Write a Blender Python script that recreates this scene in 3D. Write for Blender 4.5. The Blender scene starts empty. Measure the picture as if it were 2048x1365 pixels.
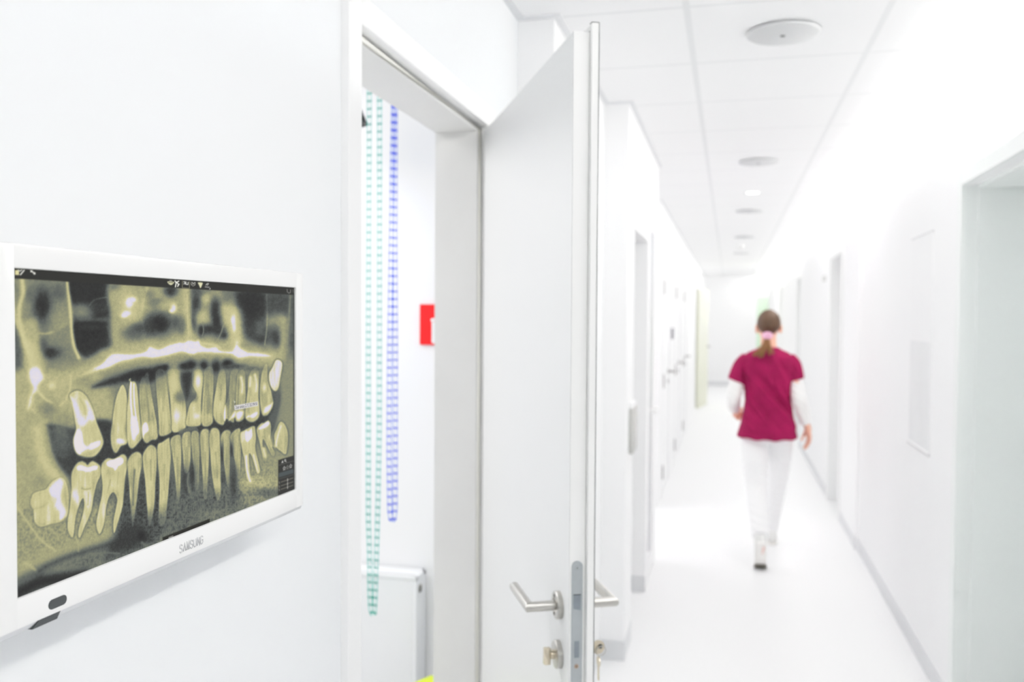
import bpy, bmesh, math, random
import numpy as np
from mathutils import Vector, Matrix

random.seed(4)
sc = bpy.context.scene
COL = sc.collection

# ------------------------------------------------------------------ helpers
def srgb(r, g, b):
    def f(c):
        c /= 255.0
        return c / 12.92 if c <= 0.04045 else ((c + 0.055) / 1.055) ** 2.4
    return (f(r), f(g), f(b), 1.0)

def new_mat(name):
    m = bpy.data.materials.new(name)
    m.use_nodes = True
    return m, m.node_tree.nodes, m.node_tree.links, m.node_tree.nodes['Principled BSDF']

def mat(name, rgb, rough=0.5, metal=0.0, var=0.02, scale=6.0, bump=0.0, bscale=200.0, spec=0.5, stretch=None):
    """Principled material with a little procedural colour variation."""
    m, N, L, b = new_mat(name)
    tc = N.new('ShaderNodeTexCoord')
    mp = N.new('ShaderNodeMapping')
    L.new(tc.outputs['Object'], mp.inputs['Vector'])
    if stretch:
        mp.inputs['Scale'].default_value = stretch
    nz = N.new('ShaderNodeTexNoise')
    nz.inputs['Scale'].default_value = scale
    nz.inputs['Detail'].default_value = 3
    L.new(mp.outputs['Vector'], nz.inputs['Vector'])
    rp = N.new('ShaderNodeValToRGB')
    c = srgb(*rgb)
    rp.color_ramp.elements[0].color = tuple(x * (1 - var) for x in c[:3]) + (1,)
    rp.color_ramp.elements[1].color = tuple(min(1, x * (1 + var)) for x in c[:3]) + (1,)
    rp.color_ramp.elements[0].position = 0.3
    rp.color_ramp.elements[1].position = 0.7
    L.new(nz.outputs['Fac'], rp.inputs['Fac'])
    L.new(rp.outputs['Color'], b.inputs['Base Color'])
    b.inputs['Roughness'].default_value = rough
    b.inputs['Metallic'].default_value = metal
    b.inputs['Specular IOR Level'].default_value = spec
    if bump > 0:
        n2 = N.new('ShaderNodeTexNoise')
        n2.inputs['Scale'].default_value = bscale
        n2.inputs['Detail'].default_value = 2
        L.new(mp.outputs['Vector'], n2.inputs['Vector'])
        bp = N.new('ShaderNodeBump')
        bp.inputs['Strength'].default_value = bump
        bp.inputs['Distance'].default_value = 0.002
        L.new(n2.outputs['Fac'], bp.inputs['Height'])
        L.new(bp.outputs['Normal'], b.inputs['Normal'])
    return m

class MB:
    """Collects shapes in one bmesh, then links them as ONE mesh object."""
    def __init__(self):
        self.bm = bmesh.new()

    def box(self, x0, x1, y0, y1, z0, z1, bev=0.0, seg=2):
        t = bmesh.new()
        bmesh.ops.create_cube(t, size=1.0)
        for v in t.verts:
            v.co = Vector(((x0 + x1) / 2 + v.co.x * (x1 - x0), (y0 + y1) / 2 + v.co.y * (y1 - y0), (z0 + z1) / 2 + v.co.z * (z1 - z0)))
        if bev > 0:
            bmesh.ops.bevel(t, geom=t.edges[:], offset=bev, segments=seg, affect='EDGES', profile=0.5)
        return self._add(t)

    def _add(self, t, mtx=None):
        if mtx is not None:
            bmesh.ops.transform(t, matrix=mtx, verts=t.verts)
        me = bpy.data.meshes.new('tmp')
        t.to_mesh(me); t.free()
        self.bm.from_mesh(me)
        bpy.data.meshes.remove(me)
        return self

    def lathe(self, prof, origin=(0, 0, 0), axis='Z', seg=32):
        """prof: list of (radius, height)"""
        t = bmesh.new()
        rings = []
        for r, h in prof:
            if r < 1e-6:
                rings.append([t.verts.new((0, 0, h))])
            else:
                rings.append([t.verts.new((r * math.cos(2 * math.pi * k / seg), r * math.sin(2 * math.pi * k / seg), h)) for k in range(seg)])
        for a, b in zip(rings, rings[1:]):
            for k in range(seg):
                k2 = (k + 1) % seg
                if len(a) == 1 and len(b) == 1:
                    continue
                if len(a) == 1:
                    t.faces.new((a[0], b[k2], b[k]))
                elif len(b) == 1:
                    t.faces.new((a[k], a[k2], b[0]))
                else:
                    t.faces.new((a[k], a[k2], b[k2], b[k]))
        bmesh.ops.recalc_face_normals(t, faces=t.faces)
        M = Matrix.Translation(origin)
        if axis == 'X':
            M = M @ Matrix.Rotation(math.pi / 2, 4, 'Y')
        elif axis == '-X':
            M = M @ Matrix.Rotation(-math.pi / 2, 4, 'Y')
        elif axis == 'Y':
            M = M @ Matrix.Rotation(-math.pi / 2, 4, 'X')
        elif axis == '-Y':
            M = M @ Matrix.Rotation(math.pi / 2, 4, 'X')
        return self._add(t, M)

    def tube(self, pts, rad, seg=10, cap=True, closed=False):
        pts = [Vector(p) for p in pts]
        n = len(pts)
        rs = rad if isinstance(rad, (list, tuple)) else [rad] * n
        t = bmesh.new()
        rings = []
        prev = None
        for i, p in enumerate(pts):
            if closed:
                d = (pts[(i + 1) % n] - pts[i - 1]).normalized()
            elif i == 0:
                d = (pts[1] - p).normalized()
            elif i == n - 1:
                d = (p - pts[i - 1]).normalized()
            else:
                d = ((pts[i + 1] - p).normalized() + (p - pts[i - 1]).normalized()).normalized()
            if prev is None:
                up = Vector((0, 0, 1)) if abs(d.z) < 0.9 else Vector((1, 0, 0))
                a = d.cross(up).normalized()
            else:
                a = (prev - d * prev.dot(d)).normalized()
            prev = a
            b = d.cross(a)
            # keep the tube's width at a mitred corner
            k = 1.0
            if 0 < i < n - 1 and not closed:
                c = (pts[i + 1] - p).normalized().dot((p - pts[i - 1]).normalized())
                k = 1.0 / max(0.5, math.sqrt(max(0.05, (1 + c) / 2)))
            ring = []
            side = None
            if k > 1.01:
                side = ((p - pts[i - 1]).normalized() - (pts[i + 1] - p).normalized())
                side = (side - d * side.dot(d)).normalized()
            for q in range(seg):
                ang = 2 * math.pi * q / seg
                o = (a * math.cos(ang) + b * math.sin(ang)) * rs[i]
                if side is not None:
                    o += side * o.dot(side) * (k - 1)
                ring.append(t.verts.new(p + o))
            rings.append(ring)
        pairs = list(zip(rings, rings[1:])) + ([(rings[-1], rings[0])] if closed else [])
        for A, B in pairs:
            for q in range(seg):
                q2 = (q + 1) % seg
                t.faces.new((A[q], A[q2], B[q2], B[q]))
        if cap and not closed:
            t.faces.new(rings[0][::-1]); t.faces.new(rings[-1])
        bmesh.ops.recalc_face_normals(t, faces=t.faces)
        return self._add(t)

    def prism(self, poly, h0, h1, plane='XY', bev=0.0):
        """poly in 2D, extruded along the third axis"""
        t = bmesh.new()
        def pt(p, h):
            return {'XY': (p[0], p[1], h), 'YZ': (h, p[0], p[1]), 'XZ': (p[0], h, p[1])}[plane]
        va = [t.verts.new(pt(p, h0)) for p in poly]
        vb = [t.verts.new(pt(p, h1)) for p in poly]
        t.faces.new(va); t.faces.new(vb)
        n = len(poly)
        for i in range(n):
            t.faces.new((va[i], va[(i + 1) % n], vb[(i + 1) % n], vb[i]))
        bmesh.ops.recalc_face_normals(t, faces=t.faces)
        if bev > 0:
            bmesh.ops.bevel(t, geom=t.edges[:], offset=bev, segments=2, affect='EDGES', profile=0.5)
        return self._add(t)

    def ellipsoid(self, c, r, seg=24, rings=16, mtx=None):
        t = bmesh.new()
        bmesh.ops.create_uvsphere(t, u_segments=seg, v_segments=rings, radius=1.0)
        M = Matrix.Translation(c) @ (mtx if mtx is not None else Matrix.Identity(4)) @ Matrix.Diagonal((r[0], r[1], r[2], 1))
        return self._add(t, M)

    def build(self, name, m, parent=None, smooth=False, angle=None):
        me = bpy.data.meshes.new(name)
        bmesh.ops.recalc_face_normals(self.bm, faces=self.bm.faces) if False else None
        self.bm.to_mesh(me); self.bm.free()
        return link(name, me, m, parent, smooth, angle)

def link(name, me, m, parent=None, smooth=False, angle=None):
    o = bpy.data.objects.new(name, me)
    COL.objects.link(o)
    if m is not None:
        me.materials.append(m)
    if parent is not None:
        o.parent = parent
        if parent.get('_w'):                 # parts given in world coordinates
            o.matrix_parent_inverse = parent.matrix_basis.inverted()
    if smooth or angle:
        me.polygons.foreach_set('use_smooth', [True] * len(me.polygons))
        if angle:
            me.set_sharp_from_angle(angle=math.radians(angle))
    me.update()
    return o

def thing(name, label, cat, loc=(0, 0, 0), rz=0.0, group=None, world=True, kind=None):
    o = bpy.data.objects.new(name, None)
    COL.objects.link(o)
    o.empty_display_size = 0.1
    o.location = loc
    o.rotation_euler = (0, 0, rz)
    o.matrix_basis = Matrix.Translation(loc) @ Matrix.Rotation(rz, 4, 'Z')
    if world:
        o['_w'] = 1
    tag(o, label, cat, group, kind)
    return o

def tag(o, label=None, cat=None, group=None, kind=None):
    if label: o['label'] = label
    if cat: o['category'] = cat
    if group: o['group'] = group
    if kind: o['kind'] = kind
    return o

def struct(name, mb, m, label=None, cat=None, smooth=False, angle=None):
    o = mb.build(name, m, None, smooth, angle)
    return tag(o, label, cat, None, 'structure')

def evaluated(o):
    bpy.context.view_layer.update()
    dg = bpy.context.evaluated_depsgraph_get()
    me = bpy.data.meshes.new_from_object(o.evaluated_get(dg))
    return me

def text_mesh(body, size, bold=0.0, xscale=1.0, space=1.0):
    cu = bpy.data.curves.new('t', 'FONT')
    cu.body = body; cu.size = size; cu.offset = bold
    cu.space_character = space
    cu.align_x = 'CENTER'; cu.align_y = 'CENTER'
    cu.resolution_u = 3
    o = bpy.data.objects.new('t', cu); COL.objects.link(o)
    me = evaluated(o)
    bpy.data.objects.remove(o); bpy.data.curves.remove(cu)
    n = len(me.vertices)
    co = np.empty(n * 3, np.float32); me.vertices.foreach_get('co', co); co = co.reshape(-1, 3)
    co[:, 0] *= xscale
    me.vertices.foreach_set('co', co.ravel())
    me.materials.clear()
    return me

def place_yz(me, x, y, z):
    """text drawn in local xy put on a plane facing +X (reads towards +Y)"""
    M = Matrix(((0, 0, 1, x), (1, 0, 0, y), (0, 1, 0, z), (0, 0, 0, 1)))
    me.transform(M)
    return me

# ------------------------------------------------------------------ materials
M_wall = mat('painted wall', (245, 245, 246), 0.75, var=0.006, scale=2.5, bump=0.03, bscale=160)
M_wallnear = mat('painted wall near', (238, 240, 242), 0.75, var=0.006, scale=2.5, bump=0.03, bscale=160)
M_walltop = mat('painted wall clean', (246, 246, 247), 0.7, var=0.006, scale=2.5)
M_roomwall = mat('room wall', (248, 248, 249), 0.75, var=0.006, scale=3)
M_reb = mat('shaded rebate paint', (231, 231, 229), 0.5)  # same paint as the frame, darkened to put the reveal's shade into the colour
M_frame = mat('painted steel frame', (246, 246, 246), 0.35, var=0.006, scale=4)
M_frameR = mat('painted steel frame cool', (240, 243, 242), 0.45, var=0.008, scale=3)
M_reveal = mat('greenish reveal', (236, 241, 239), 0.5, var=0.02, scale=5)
M_seal = mat('door seal', (246, 245, 238), 0.6, var=0.02)
M_leaf = mat('door laminate', (221, 222, 222), 0.4, var=0.006, scale=3, bump=0.02, bscale=300)
M_leafedge = mat('door edge', (242, 242, 241), 0.35, var=0.006)
M_darkline = mat('edge band', (120, 122, 122), 0.5)
M_base = mat('vinyl baseboard', (222, 223, 225), 0.45, var=0.02, scale=8)
M_white = mat('white plastic', (240, 240, 239), 0.18, var=0.004, scale=3)
M_trimstrip = mat('clear bottom lip', (214, 215, 218), 0.12, var=0.04, scale=12)
M_dark = mat('infrared window', (74, 78, 80), 0.15, var=0.03)
M_logo = mat('silver lettering', (196, 196, 198), 0.3, 0.2)
M_steel = mat('brushed stainless', (196, 194, 189), 0.28, 1.0, var=0.05, scale=60, bump=0.05, bscale=300, stretch=(1, 1, 12))
M_plate = mat('zinc lock plate', (186, 191, 193), 0.42, 0.75, var=0.03, scale=40)
M_bolt = mat('grey bolt', (150, 158, 165), 0.5, 0.6, var=0.05, scale=90)
M_screwdark = mat('screw recess', (90, 84, 78), 0.5, 0.4)
M_brass = mat('nickel brass', (214, 204, 184), 0.22, 1.0, var=0.05, scale=50)
M_copper = mat('copper screw', (186, 164, 146), 0.35, 0.8)
M_radiator = mat('radiator enamel', (240, 241, 243), 0.3, var=0.006)
M_slot = mat('radiator slot', (186, 188, 191), 0.6)
M_red = mat('red sign', (255, 30, 32), 0.45, var=0.01)
M_signwhite = mat('sign white', (246, 246, 246), 0.5)
M_lime = mat('lime plastic', (226, 246, 46), 0.4, var=0.02)
M_black = mat('black lacquer', (30, 32, 34), 0.35, var=0.05)
M_greenpale = mat('pale teal plastic', (96, 216, 200), 0.4, var=0.04)
M_greendark = mat('teal plastic', (20, 166, 150), 0.4, var=0.05)
M_bluepale = mat('pale blue plastic', (112, 142, 250), 0.4, var=0.04)
M_bluedark = mat('blue plastic', (30, 70, 226), 0.4, var=0.05)
M_vent = mat('vent plate', (210, 211, 212), 0.6, var=0.01)
M_ventdot = mat('vent screw', (110, 110, 112), 0.5)
M_panelwhite = mat('hatch paint', (243, 243, 244), 0.6, var=0.006)
M_handle = mat('far handle metal', (168, 166, 164), 0.35, 0.8)
M_graybox = mat('grey plastic box', (196, 196, 193), 0.5, var=0.02)
M_beige = mat('beige laminate', (222, 223, 207), 0.5, var=0.01)
M_skin = mat('skin', (240, 186, 162), 0.5, var=0.06, scale=14)
M_hair = mat('brown hair', (98, 72, 52), 0.5, var=0.22, scale=30, bump=0.5, bscale=90, stretch=(6, 6, 0.6))
M_hairtail = mat('light brown hair', (140, 98, 60), 0.5, var=0.28, scale=30, bump=0.5, bscale=90, stretch=(6, 6, 0.6))
M_tie = mat('pink scrunchie', (238, 186, 212), 0.7, var=0.06, scale=60)
M_scrub = mat('burgundy scrub cloth', (160, 28, 84), 0.8, var=0.2, scale=7, bump=0.15, bscale=500, spec=0.2)
M_sleeve = mat('white jersey', (246, 245, 243), 0.85, var=0.012, scale=12, spec=0.2)
M_trousers = mat('white twill', (247, 247, 248), 0.85, var=0.012, scale=14, spec=0.2)
M_shoe = mat('white leather', (238, 238, 236), 0.5, var=0.015)
M_sole = mat('shoe sole', (247, 245, 242), 0.6, var=0.05, scale=30)
M_soledark = mat('dark toe tread', (120, 116, 106), 0.7)
M_pinkstripe = mat('pink shoe stripe', (238, 200, 192), 0.6)
M_eye = mat('eye', (60, 50, 44), 0.2)
M_lip = mat('lips', (205, 120, 112), 0.4)

def floor_mat():
    m, N, L, b = new_mat('pale vinyl floor')
    tc = N.new('ShaderNodeTexCoord')
    nz = N.new('ShaderNodeTexNoise'); nz.inputs['Scale'].default_value = 90; nz.inputs['Detail'].default_value = 4
    L.new(tc.outputs['Object'], nz.inputs['Vector'])
    rp = N.new('ShaderNodeValToRGB')
    rp.color_ramp.elements[0].color = srgb(238, 238, 239); rp.color_ramp.elements[0].position = .35
    rp.color_ramp.elements[1].color = srgb(243, 243, 244); rp.color_ramp.elements[1].position = .65
    L.new(nz.outputs['Fac'], rp.inputs['Fac'])
    L.new(rp.outputs['Color'], b.inputs['Base Color'])
    b.inputs['Roughness'].default_value = 0.42
    b.inputs['Specular IOR Level'].default_value = 0.35
    return m
M_floor = floor_mat()

def ceil_mat(x0=-0.139, y0=3.31, p=0.6):
    """suspended ceiling: long runners and thin cross tees over fine white tiles"""
    m, N, L, b = new_mat('ceiling tiles')
    g = N.new('ShaderNodeNewGeometry')
    sp = N.new('ShaderNodeSeparateXYZ'); L.new(g.outputs['Position'], sp.inputs[0])
    def line(out, off, w):
        a = N.new('ShaderNodeMath'); a.operation = 'SUBTRACT'; L.new(out, a.inputs[0]); a.inputs[1].default_value = off - p / 2 - 60 * p
        mo = N.new('ShaderNodeMath'); mo.operation = 'MODULO'; L.new(a.outputs[0], mo.inputs[0]); mo.inputs[1].default_value = p
        s = N.new('ShaderNodeMath'); s.operation = 'SUBTRACT'; L.new(mo.outputs[0], s.inputs[0]); s.inputs[1].default_value = p / 2
        ab = N.new('ShaderNodeMath'); ab.operation = 'ABSOLUTE'; L.new(s.outputs[0], ab.inputs[0])
        lt = N.new('ShaderNodeMapRange'); L.new(ab.outputs[0], lt.inputs['Value'])
        lt.inputs['From Min'].default_value = w * 0.5 - .002; lt.inputs['From Max'].default_value = w * 0.5 + .002
        lt.inputs['To Min'].default_value = 1; lt.inputs['To Max'].default_value = 0
        return lt.outputs['Result']
    lx = line(sp.outputs['X'], x0, 0.022)
    ly = line(sp.outputs['Y'], y0, 0.014)
    mx = N.new('ShaderNodeMath'); mx.operation = 'MAXIMUM'; L.new(lx, mx.inputs[0]); L.new(ly, mx.inputs[1])
    nz = N.new('ShaderNodeTexNoise'); nz.inputs['Scale'].default_value = 220
    L.new(g.outputs['Position'], nz.inputs['Vector'])
    rp = N.new('ShaderNodeValToRGB')
    rp.color_ramp.elements[0].color = srgb(243, 243, 244); rp.color_ramp.elements[1].color = srgb(247, 247, 248)
    L.new(nz.outputs['Fac'], rp.inputs['Fac'])
    mix = N.new('ShaderNodeMix'); mix.data_type = 'RGBA'
    L.new(mx.outputs[0], mix.inputs['Factor']); L.new(rp.outputs['Color'], mix.inputs['A'])
    mix.inputs['B'].default_value = srgb(232, 233, 234)
    L.new(mix.outputs['Result'], b.inputs['Base Color'])
    b.inputs['Roughness'].default_value = 0.8
    return m
M_ceil = ceil_mat()

def emit_mat(name, rgb, strength):
    m, N, L, b = new_mat(name)
    N.remove(b)
    e = N.new('ShaderNodeEmission')
    nz = N.new('ShaderNodeTexNoise'); nz.inputs['Scale'].default_value = 3
    rp = N.new('ShaderNodeValToRGB')
    c = srgb(*rgb)
    rp.color_ramp.elements[0].color = tuple(x * .98 for x in c[:3]) + (1,); rp.color_ramp.elements[1].color = c
    L.new(nz.outputs['Fac'], rp.inputs['Fac']); L.new(rp.outputs['Color'], e.inputs['Color'])
    e.inputs['Strength'].default_value = strength
    L.new(e.outputs[0], N['Material Output'].inputs['Surface'])
    return m
M_strip = emit_mat('light strip diffuser', (255, 254, 250), 14.8)
M_down = emit_mat('downlight glow', (255, 255, 255), 3.0)

def glass_mat():
    """greenish glazing: pale blue at the top, green in the middle, grey below"""
    m, N, L, b = new_mat('tinted glazing')
    g = N.new('ShaderNodeNewGeometry'); sp = N.new('ShaderNodeSeparateXYZ'); L.new(g.outputs['Position'], sp.inputs[0])
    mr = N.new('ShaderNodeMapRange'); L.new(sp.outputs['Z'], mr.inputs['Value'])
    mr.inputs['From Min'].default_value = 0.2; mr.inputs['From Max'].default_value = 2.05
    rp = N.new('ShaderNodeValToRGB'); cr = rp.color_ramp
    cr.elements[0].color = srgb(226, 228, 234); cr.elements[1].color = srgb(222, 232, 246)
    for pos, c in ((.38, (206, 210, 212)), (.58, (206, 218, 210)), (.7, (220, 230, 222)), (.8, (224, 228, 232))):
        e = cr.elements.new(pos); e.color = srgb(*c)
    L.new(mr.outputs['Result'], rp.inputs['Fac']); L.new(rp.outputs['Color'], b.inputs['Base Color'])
    b.inputs['Roughness'].default_value = 0.1
    b.inputs['Transmission Weight'].default_value = 0.25
    return m
M_glass = glass_mat()
def palegreen_mat():
    m, N, L, b = new_mat('pale green glass')
    nz = N.new('ShaderNodeTexNoise'); nz.inputs['Scale'].default_value = 2
    rp = N.new('ShaderNodeValToRGB')
    rp.color_ramp.elements[0].color = srgb(208, 236, 206); rp.color_ramp.elements[1].color = srgb(222, 242, 220)
    L.new(nz.outputs['Fac'], rp.inputs['Fac']); L.new(rp.outputs['Color'], b.inputs['Base Color'])
    b.inputs['Roughness'].default_value = 0.15
    return m
M_palegreen = palegreen_mat()

# ------------------------------------------------------------------ setting
ZC = 2.49
L1, L2, L3, L4 = -0.666, -0.548, -0.44, -0.55
RW = 0.852
YF = 20.2
X1 = -0.650                       # front of the near door frame

struct('floor', MB().box(-4.2, 2.2, -3.5, YF + .3, -.1, 0), M_floor, 'pale grey smooth floor of the corridor', 'floor')
struct('ceiling', MB().box(-4.2, 2.2, -3.5, YF + .3, ZC, ZC + .1), M_ceil, 'white suspended ceiling of square tiles', 'ceiling')

# left wall, near section with the open doorway
wl = MB()
wl.box(-.803, L1, -3.0, 1.428, 0, ZC).box(-.803, L1, 2.349, 2.80, 0, ZC).box(-.803, L1, 1.428, 2.349, 2.103, ZC)
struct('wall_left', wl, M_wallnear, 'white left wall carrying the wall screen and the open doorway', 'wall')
struct('wall_left_pier', MB().box(-.86, L2, 2.70, 3.95, 0, ZC), M_wall, 'white wall section just behind the open door', 'wall')
w3 = MB()
w3.box(-.80, L3, 3.84, 4.115, 0, ZC).box(-.80, L3, 4.846, 5.0, 0, ZC).box(-.80, L3, 4.115, 4.846, 1.966, ZC)
w3.box(-.80, L3, 5.0, 5.5, 2.08, ZC).box(-.80, L3, 5.36, 5.5, 0, 2.08)
struct('wall_left_projection', w3, M_wall, 'white left wall projecting into the corridor, with recessed doorway', 'wall')
w4 = MB()
LD = [(7.42, 8.30), (9.08, 9.96), (10.74, 11.62)]      # closed doors on the far left wall
ys = 7.05
for a, b in LD:
    w4.box(-.80, L4, ys, a, 0, ZC).box(-.80, L4, a, b, 2.05, ZC); ys = b
w4.box(-.80, L4, ys, 14.9, 0, ZC).box(-.80, L4, 14.9, 15.75, 2.06, ZC).box(-.80, L4, 15.75, YF, 0, ZC)
w4.box(-4.0, -.80, 7.05, 7.25, 0, ZC)
struct('wall_left_far', w4, M_walltop, 'white far left wall with a row of closed doors', 'wall')
# side bay behind the projection, and the treatment room behind the near doorway
struct('wall_bay', MB().box(-4.0, -.80, 5.3, 5.5, 0, ZC).box(-4.0, -3.8, 5.5, 7.05, 0, ZC), M_walltop, 'white walls of the side bay on the left', 'wall')
struct('wall_room_back', MB().box(-4.0, -.803, 2.70, 2.85, 0, ZC), M_roomwall, 'white wall inside the room, behind the radiator', 'wall')
struct('wall_room_side', MB().box(-4.0, -3.85, -1.5, 2.70, 0, ZC).box(-3.85, -.803, -1.5, -1.35, 0, ZC), M_roomwall, 'white outer walls of the room behind the doorway', 'wall')
# niche behind the glazed door and behind the recessed doorway
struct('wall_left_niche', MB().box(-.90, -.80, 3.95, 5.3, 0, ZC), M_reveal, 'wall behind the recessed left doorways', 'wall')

# right wall with its doorways
RD = [(2.62, 3.564), (6.97, 7.73), (10.95, 11.75), (14.9, 15.75)]
wr = MB(); ys = -3.0
T = .30
for a, b in RD:
    wr.box(RW, RW + T, ys, a, 0, ZC).box(RW, RW + T, a, b, 2.045, ZC); ys = b
wr.box(RW, RW + T, ys, YF, 0, ZC)
struct('wall_right', wr, M_wall, 'white right wall of the corridor', 'wall')
struct('wall_right_pilaster', MB().box(RW - .016, RW + .0, 6.10, 6.905, 0, ZC).box(RW - .016, RW, 7.795, 10.88, 0, ZC).box(RW - .016, RW, 6.905, 7.795, 2.106, ZC),
       M_walltop, 'slightly projecting stretch of the right wall behind the woman', 'wall')
struct('wall_far', MB().box(-4.0, 2.0, YF, YF + .2, 0, ZC), M_wall, 'white end wall of the corridor', 'wall')

# baseboards
BH = .088
struct('baseboard_left', MB().box(L2 - .12, L2 + .002, 2.693, 2.70, 0, BH).box(L2, L2 + .006, 2.70, 3.84, 0, BH), M_base, 'grey baseboard behind the open door', 'baseboard')
struct('baseboard_pier', MB().box(L2, L3 + .004, 3.832, 3.84, 0, BH).box(L3, L3 + .004, 3.84, 4.115, 0, BH), M_base, 'grey baseboard on the projecting left wall', 'baseboard')
struct('baseboard_recess', MB().box(-.72, L3 + .002, 4.838, 4.846, 0, BH), M_base, 'grey baseboard in the recessed left doorway', 'baseboard')
br = MB()
for a, b in ((-3.0, 2.555), (3.625, 6.10)):
    br.box(RW - .007, RW, a, b, 0, BH)
for a, b in ((6.10, 6.905), (7.795, 10.88)):
    br.box(RW - .023, RW - .016, a, b, 0, BH)
for a, b in ((11.82, 14.83), (15.82, YF)):
    br.box(RW - .007, RW, a, b, 0, BH)
struct('baseboard_right', br, M_base, 'grey baseboard along the right wall', 'baseboard')
struct('baseboard_far', MB().box(L4, RW, YF - .008, YF, 0, .10), M_base, 'grey baseboard of the end wall', 'baseboard')
bl = MB(); ys = 7.05
for a, b in LD + [(14.9, 15.75)]:
    bl.box(L4, L4 + .006, ys, a - .05, 0, .07); ys = b + .05
bl.box(L4, L4 + .006, ys, YF, 0, .07)
struct('baseboard_left_far', bl, M_walltop, 'white baseboard under the row of left doors', 'baseboard')

# ceiling edge trim (angle) along the stepped left wall
tr = MB(); tz0, tz1 = ZC - .006, ZC
tr.box(L1, L1 + .024, -3.0, 2.676, tz0, tz1).box(L1, L2 + .024, 2.676, 2.70, tz0, tz1).box(L2, L2 + .024, 2.70, 3.816, tz0, tz1)
tr.box(L2, L3 + .024, 3.816, 3.84, tz0, tz1).box(L3, L3 + .024, 3.84, 5.5, tz0, tz1).box(L4, L4 + .024, 7.05, YF, tz0, tz1).box(L4, RW, YF - .024, YF, tz0, tz1)
M_angle = mat('ceiling angle', (226, 227, 229), .5)
struct('trim_ceiling', tr, M_angle, 'pale metal angle between ceiling and left wall', 'ceiling trim')

# near doorway frame
fr = MB()
yA, yB, zT = 1.461, 2.316, 2.068
RX = -.680                         # bottom of the rebate
fr.box(L1 - .002, X1, yA - .055, yA, 0, zT + .055, .0025)
fr.box(L1 - .002, X1, yB, yB + .055, 0, zT + .055, .0025)
fr.box(L1 - .002, X1, yA - .002, yB + .002, zT, zT + .055, .0025)
fr.box(RX, L1, yA - .03, yA, 0, zT + .03).box(RX, L1, yB, yB + .03, 0, zT + .03).box(RX, L1, yA, yB, zT, zT + .03)
g = .014
XB = -.804
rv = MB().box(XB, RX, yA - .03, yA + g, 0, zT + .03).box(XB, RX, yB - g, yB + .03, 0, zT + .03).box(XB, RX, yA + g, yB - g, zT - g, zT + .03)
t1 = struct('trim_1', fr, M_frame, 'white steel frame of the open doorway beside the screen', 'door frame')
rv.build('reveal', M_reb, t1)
sl = MB()
sl.tube([(RX + .004, yA + .007, 0), (RX + .004, yA + .007, zT - .008), (RX + .004, yB - .007, zT - .008), (RX + .004, yB - .007, 0)], .0055, 8)
sl.build('seal', M_seal, t1, smooth=True)

# recessed left door and the right-hand doors (closed leaves at the back of deep reveals)
def back_door(name, x0, x1, a, b, zt, m, label, cat='door', hx=None):
    o = tag(MB().box(x0, x1, a, b, 0.005, zt, .002).build(name, m), label, cat, None, 'structure')
    s = -1 if x1 > 0 else 1
    xf = x0 if s < 0 else x1
    h = MB().lathe([(0, 0), (.025, 0), (.025, .008), (0, .008)], (xf, a + .07, 1.02), '-X' if s < 0 else 'X', 20)
    h.tube([(xf, a + .07, 1.02), (xf + s * .05, a + .07, 1.02), (xf + s * .05, a + .19, 1.02)], .009, 10)
    h.build('door_handle', M_handle, o, angle=40)
    return o
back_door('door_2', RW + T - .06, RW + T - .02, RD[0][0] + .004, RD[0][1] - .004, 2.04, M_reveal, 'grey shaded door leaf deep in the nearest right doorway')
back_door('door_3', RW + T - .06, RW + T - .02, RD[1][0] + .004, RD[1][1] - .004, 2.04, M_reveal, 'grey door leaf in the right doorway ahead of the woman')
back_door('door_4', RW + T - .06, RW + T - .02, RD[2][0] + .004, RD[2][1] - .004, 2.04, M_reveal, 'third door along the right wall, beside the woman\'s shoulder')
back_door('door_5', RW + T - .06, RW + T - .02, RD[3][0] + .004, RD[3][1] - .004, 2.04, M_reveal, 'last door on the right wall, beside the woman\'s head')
back_door('door_6', -.76, -.72, 4.118, 4.843, 1.96, M_leaf, 'white door leaf set back in the first left recess')

def right_frame(name, a, b, front, m, label):
    f = MB(); w = .058; z = 2.045
    bx = RW if front == 0 else RW - .016
    x0, x1 = bx - .014, RW + .001
    f.box(x0, x1, a - w, a, 0, z + w, .002).box(x0, x1, b, b + w, 0, z + w, .002).box(x0, x1, a, b, z, z + w, .002)
    # rebate step and reveal lining
    f.box(RW, RW + .045, a, a + .001, 0, z).box(RW, RW + .045, b - .001, b, 0, z)
    f.box(RW + .045, RW + T - .06, a, a + .014, 0, z - .014).box(RW + .045, RW + T - .06, b - .014, b, 0, z - .014).box(RW + .045, RW + T - .06, a, b, z - .014, z)
    return struct(name, f, m, label, 'door frame')
right_frame('trim_2', *RD[0], 0, M_frameR, 'pale steel frame of the nearest right doorway')
right_frame('trim_3', *RD[1], 1, M_frame, 'white frame of the right doorway ahead of the woman')
right_frame('trim_4', *RD[2], 0, M_frame, 'white frame of the third right doorway')
right_frame('trim_5', *RD[3], 0, M_frame, 'white frame of the last right doorway')

# glazed door with round knob in the left projection
gd = tag(MB().box(-.475, L3 - .004, 5.0, 5.03, 0.005, 2.08).box(-.475, L3 - .004, 5.27, 5.36, 0.005, 2.08).box(-.475, L3 - .004, 5.03, 5.27, 2.045, 2.08).box(-.475, L3 - .004, 5.03, 5.27, .005, .12)
         .build('door_7', M_walltop), 'narrow glazed door with white knob in the left projection', 'door', None, 'structure')
MB().box(-.466, -.460, 5.03, 5.27, .12, 2.045).build('door_glass', M_glass, gd)
MB().lathe([(0, 0), (.012, 0), (.01, .02), (.02, .03), (.026, .045), (.02, .06), (0, .064)], (L3 - .004, 5.014, 1.005), 'X', 20).build('door_knob', M_signwhite, gd, smooth=True)

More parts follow.
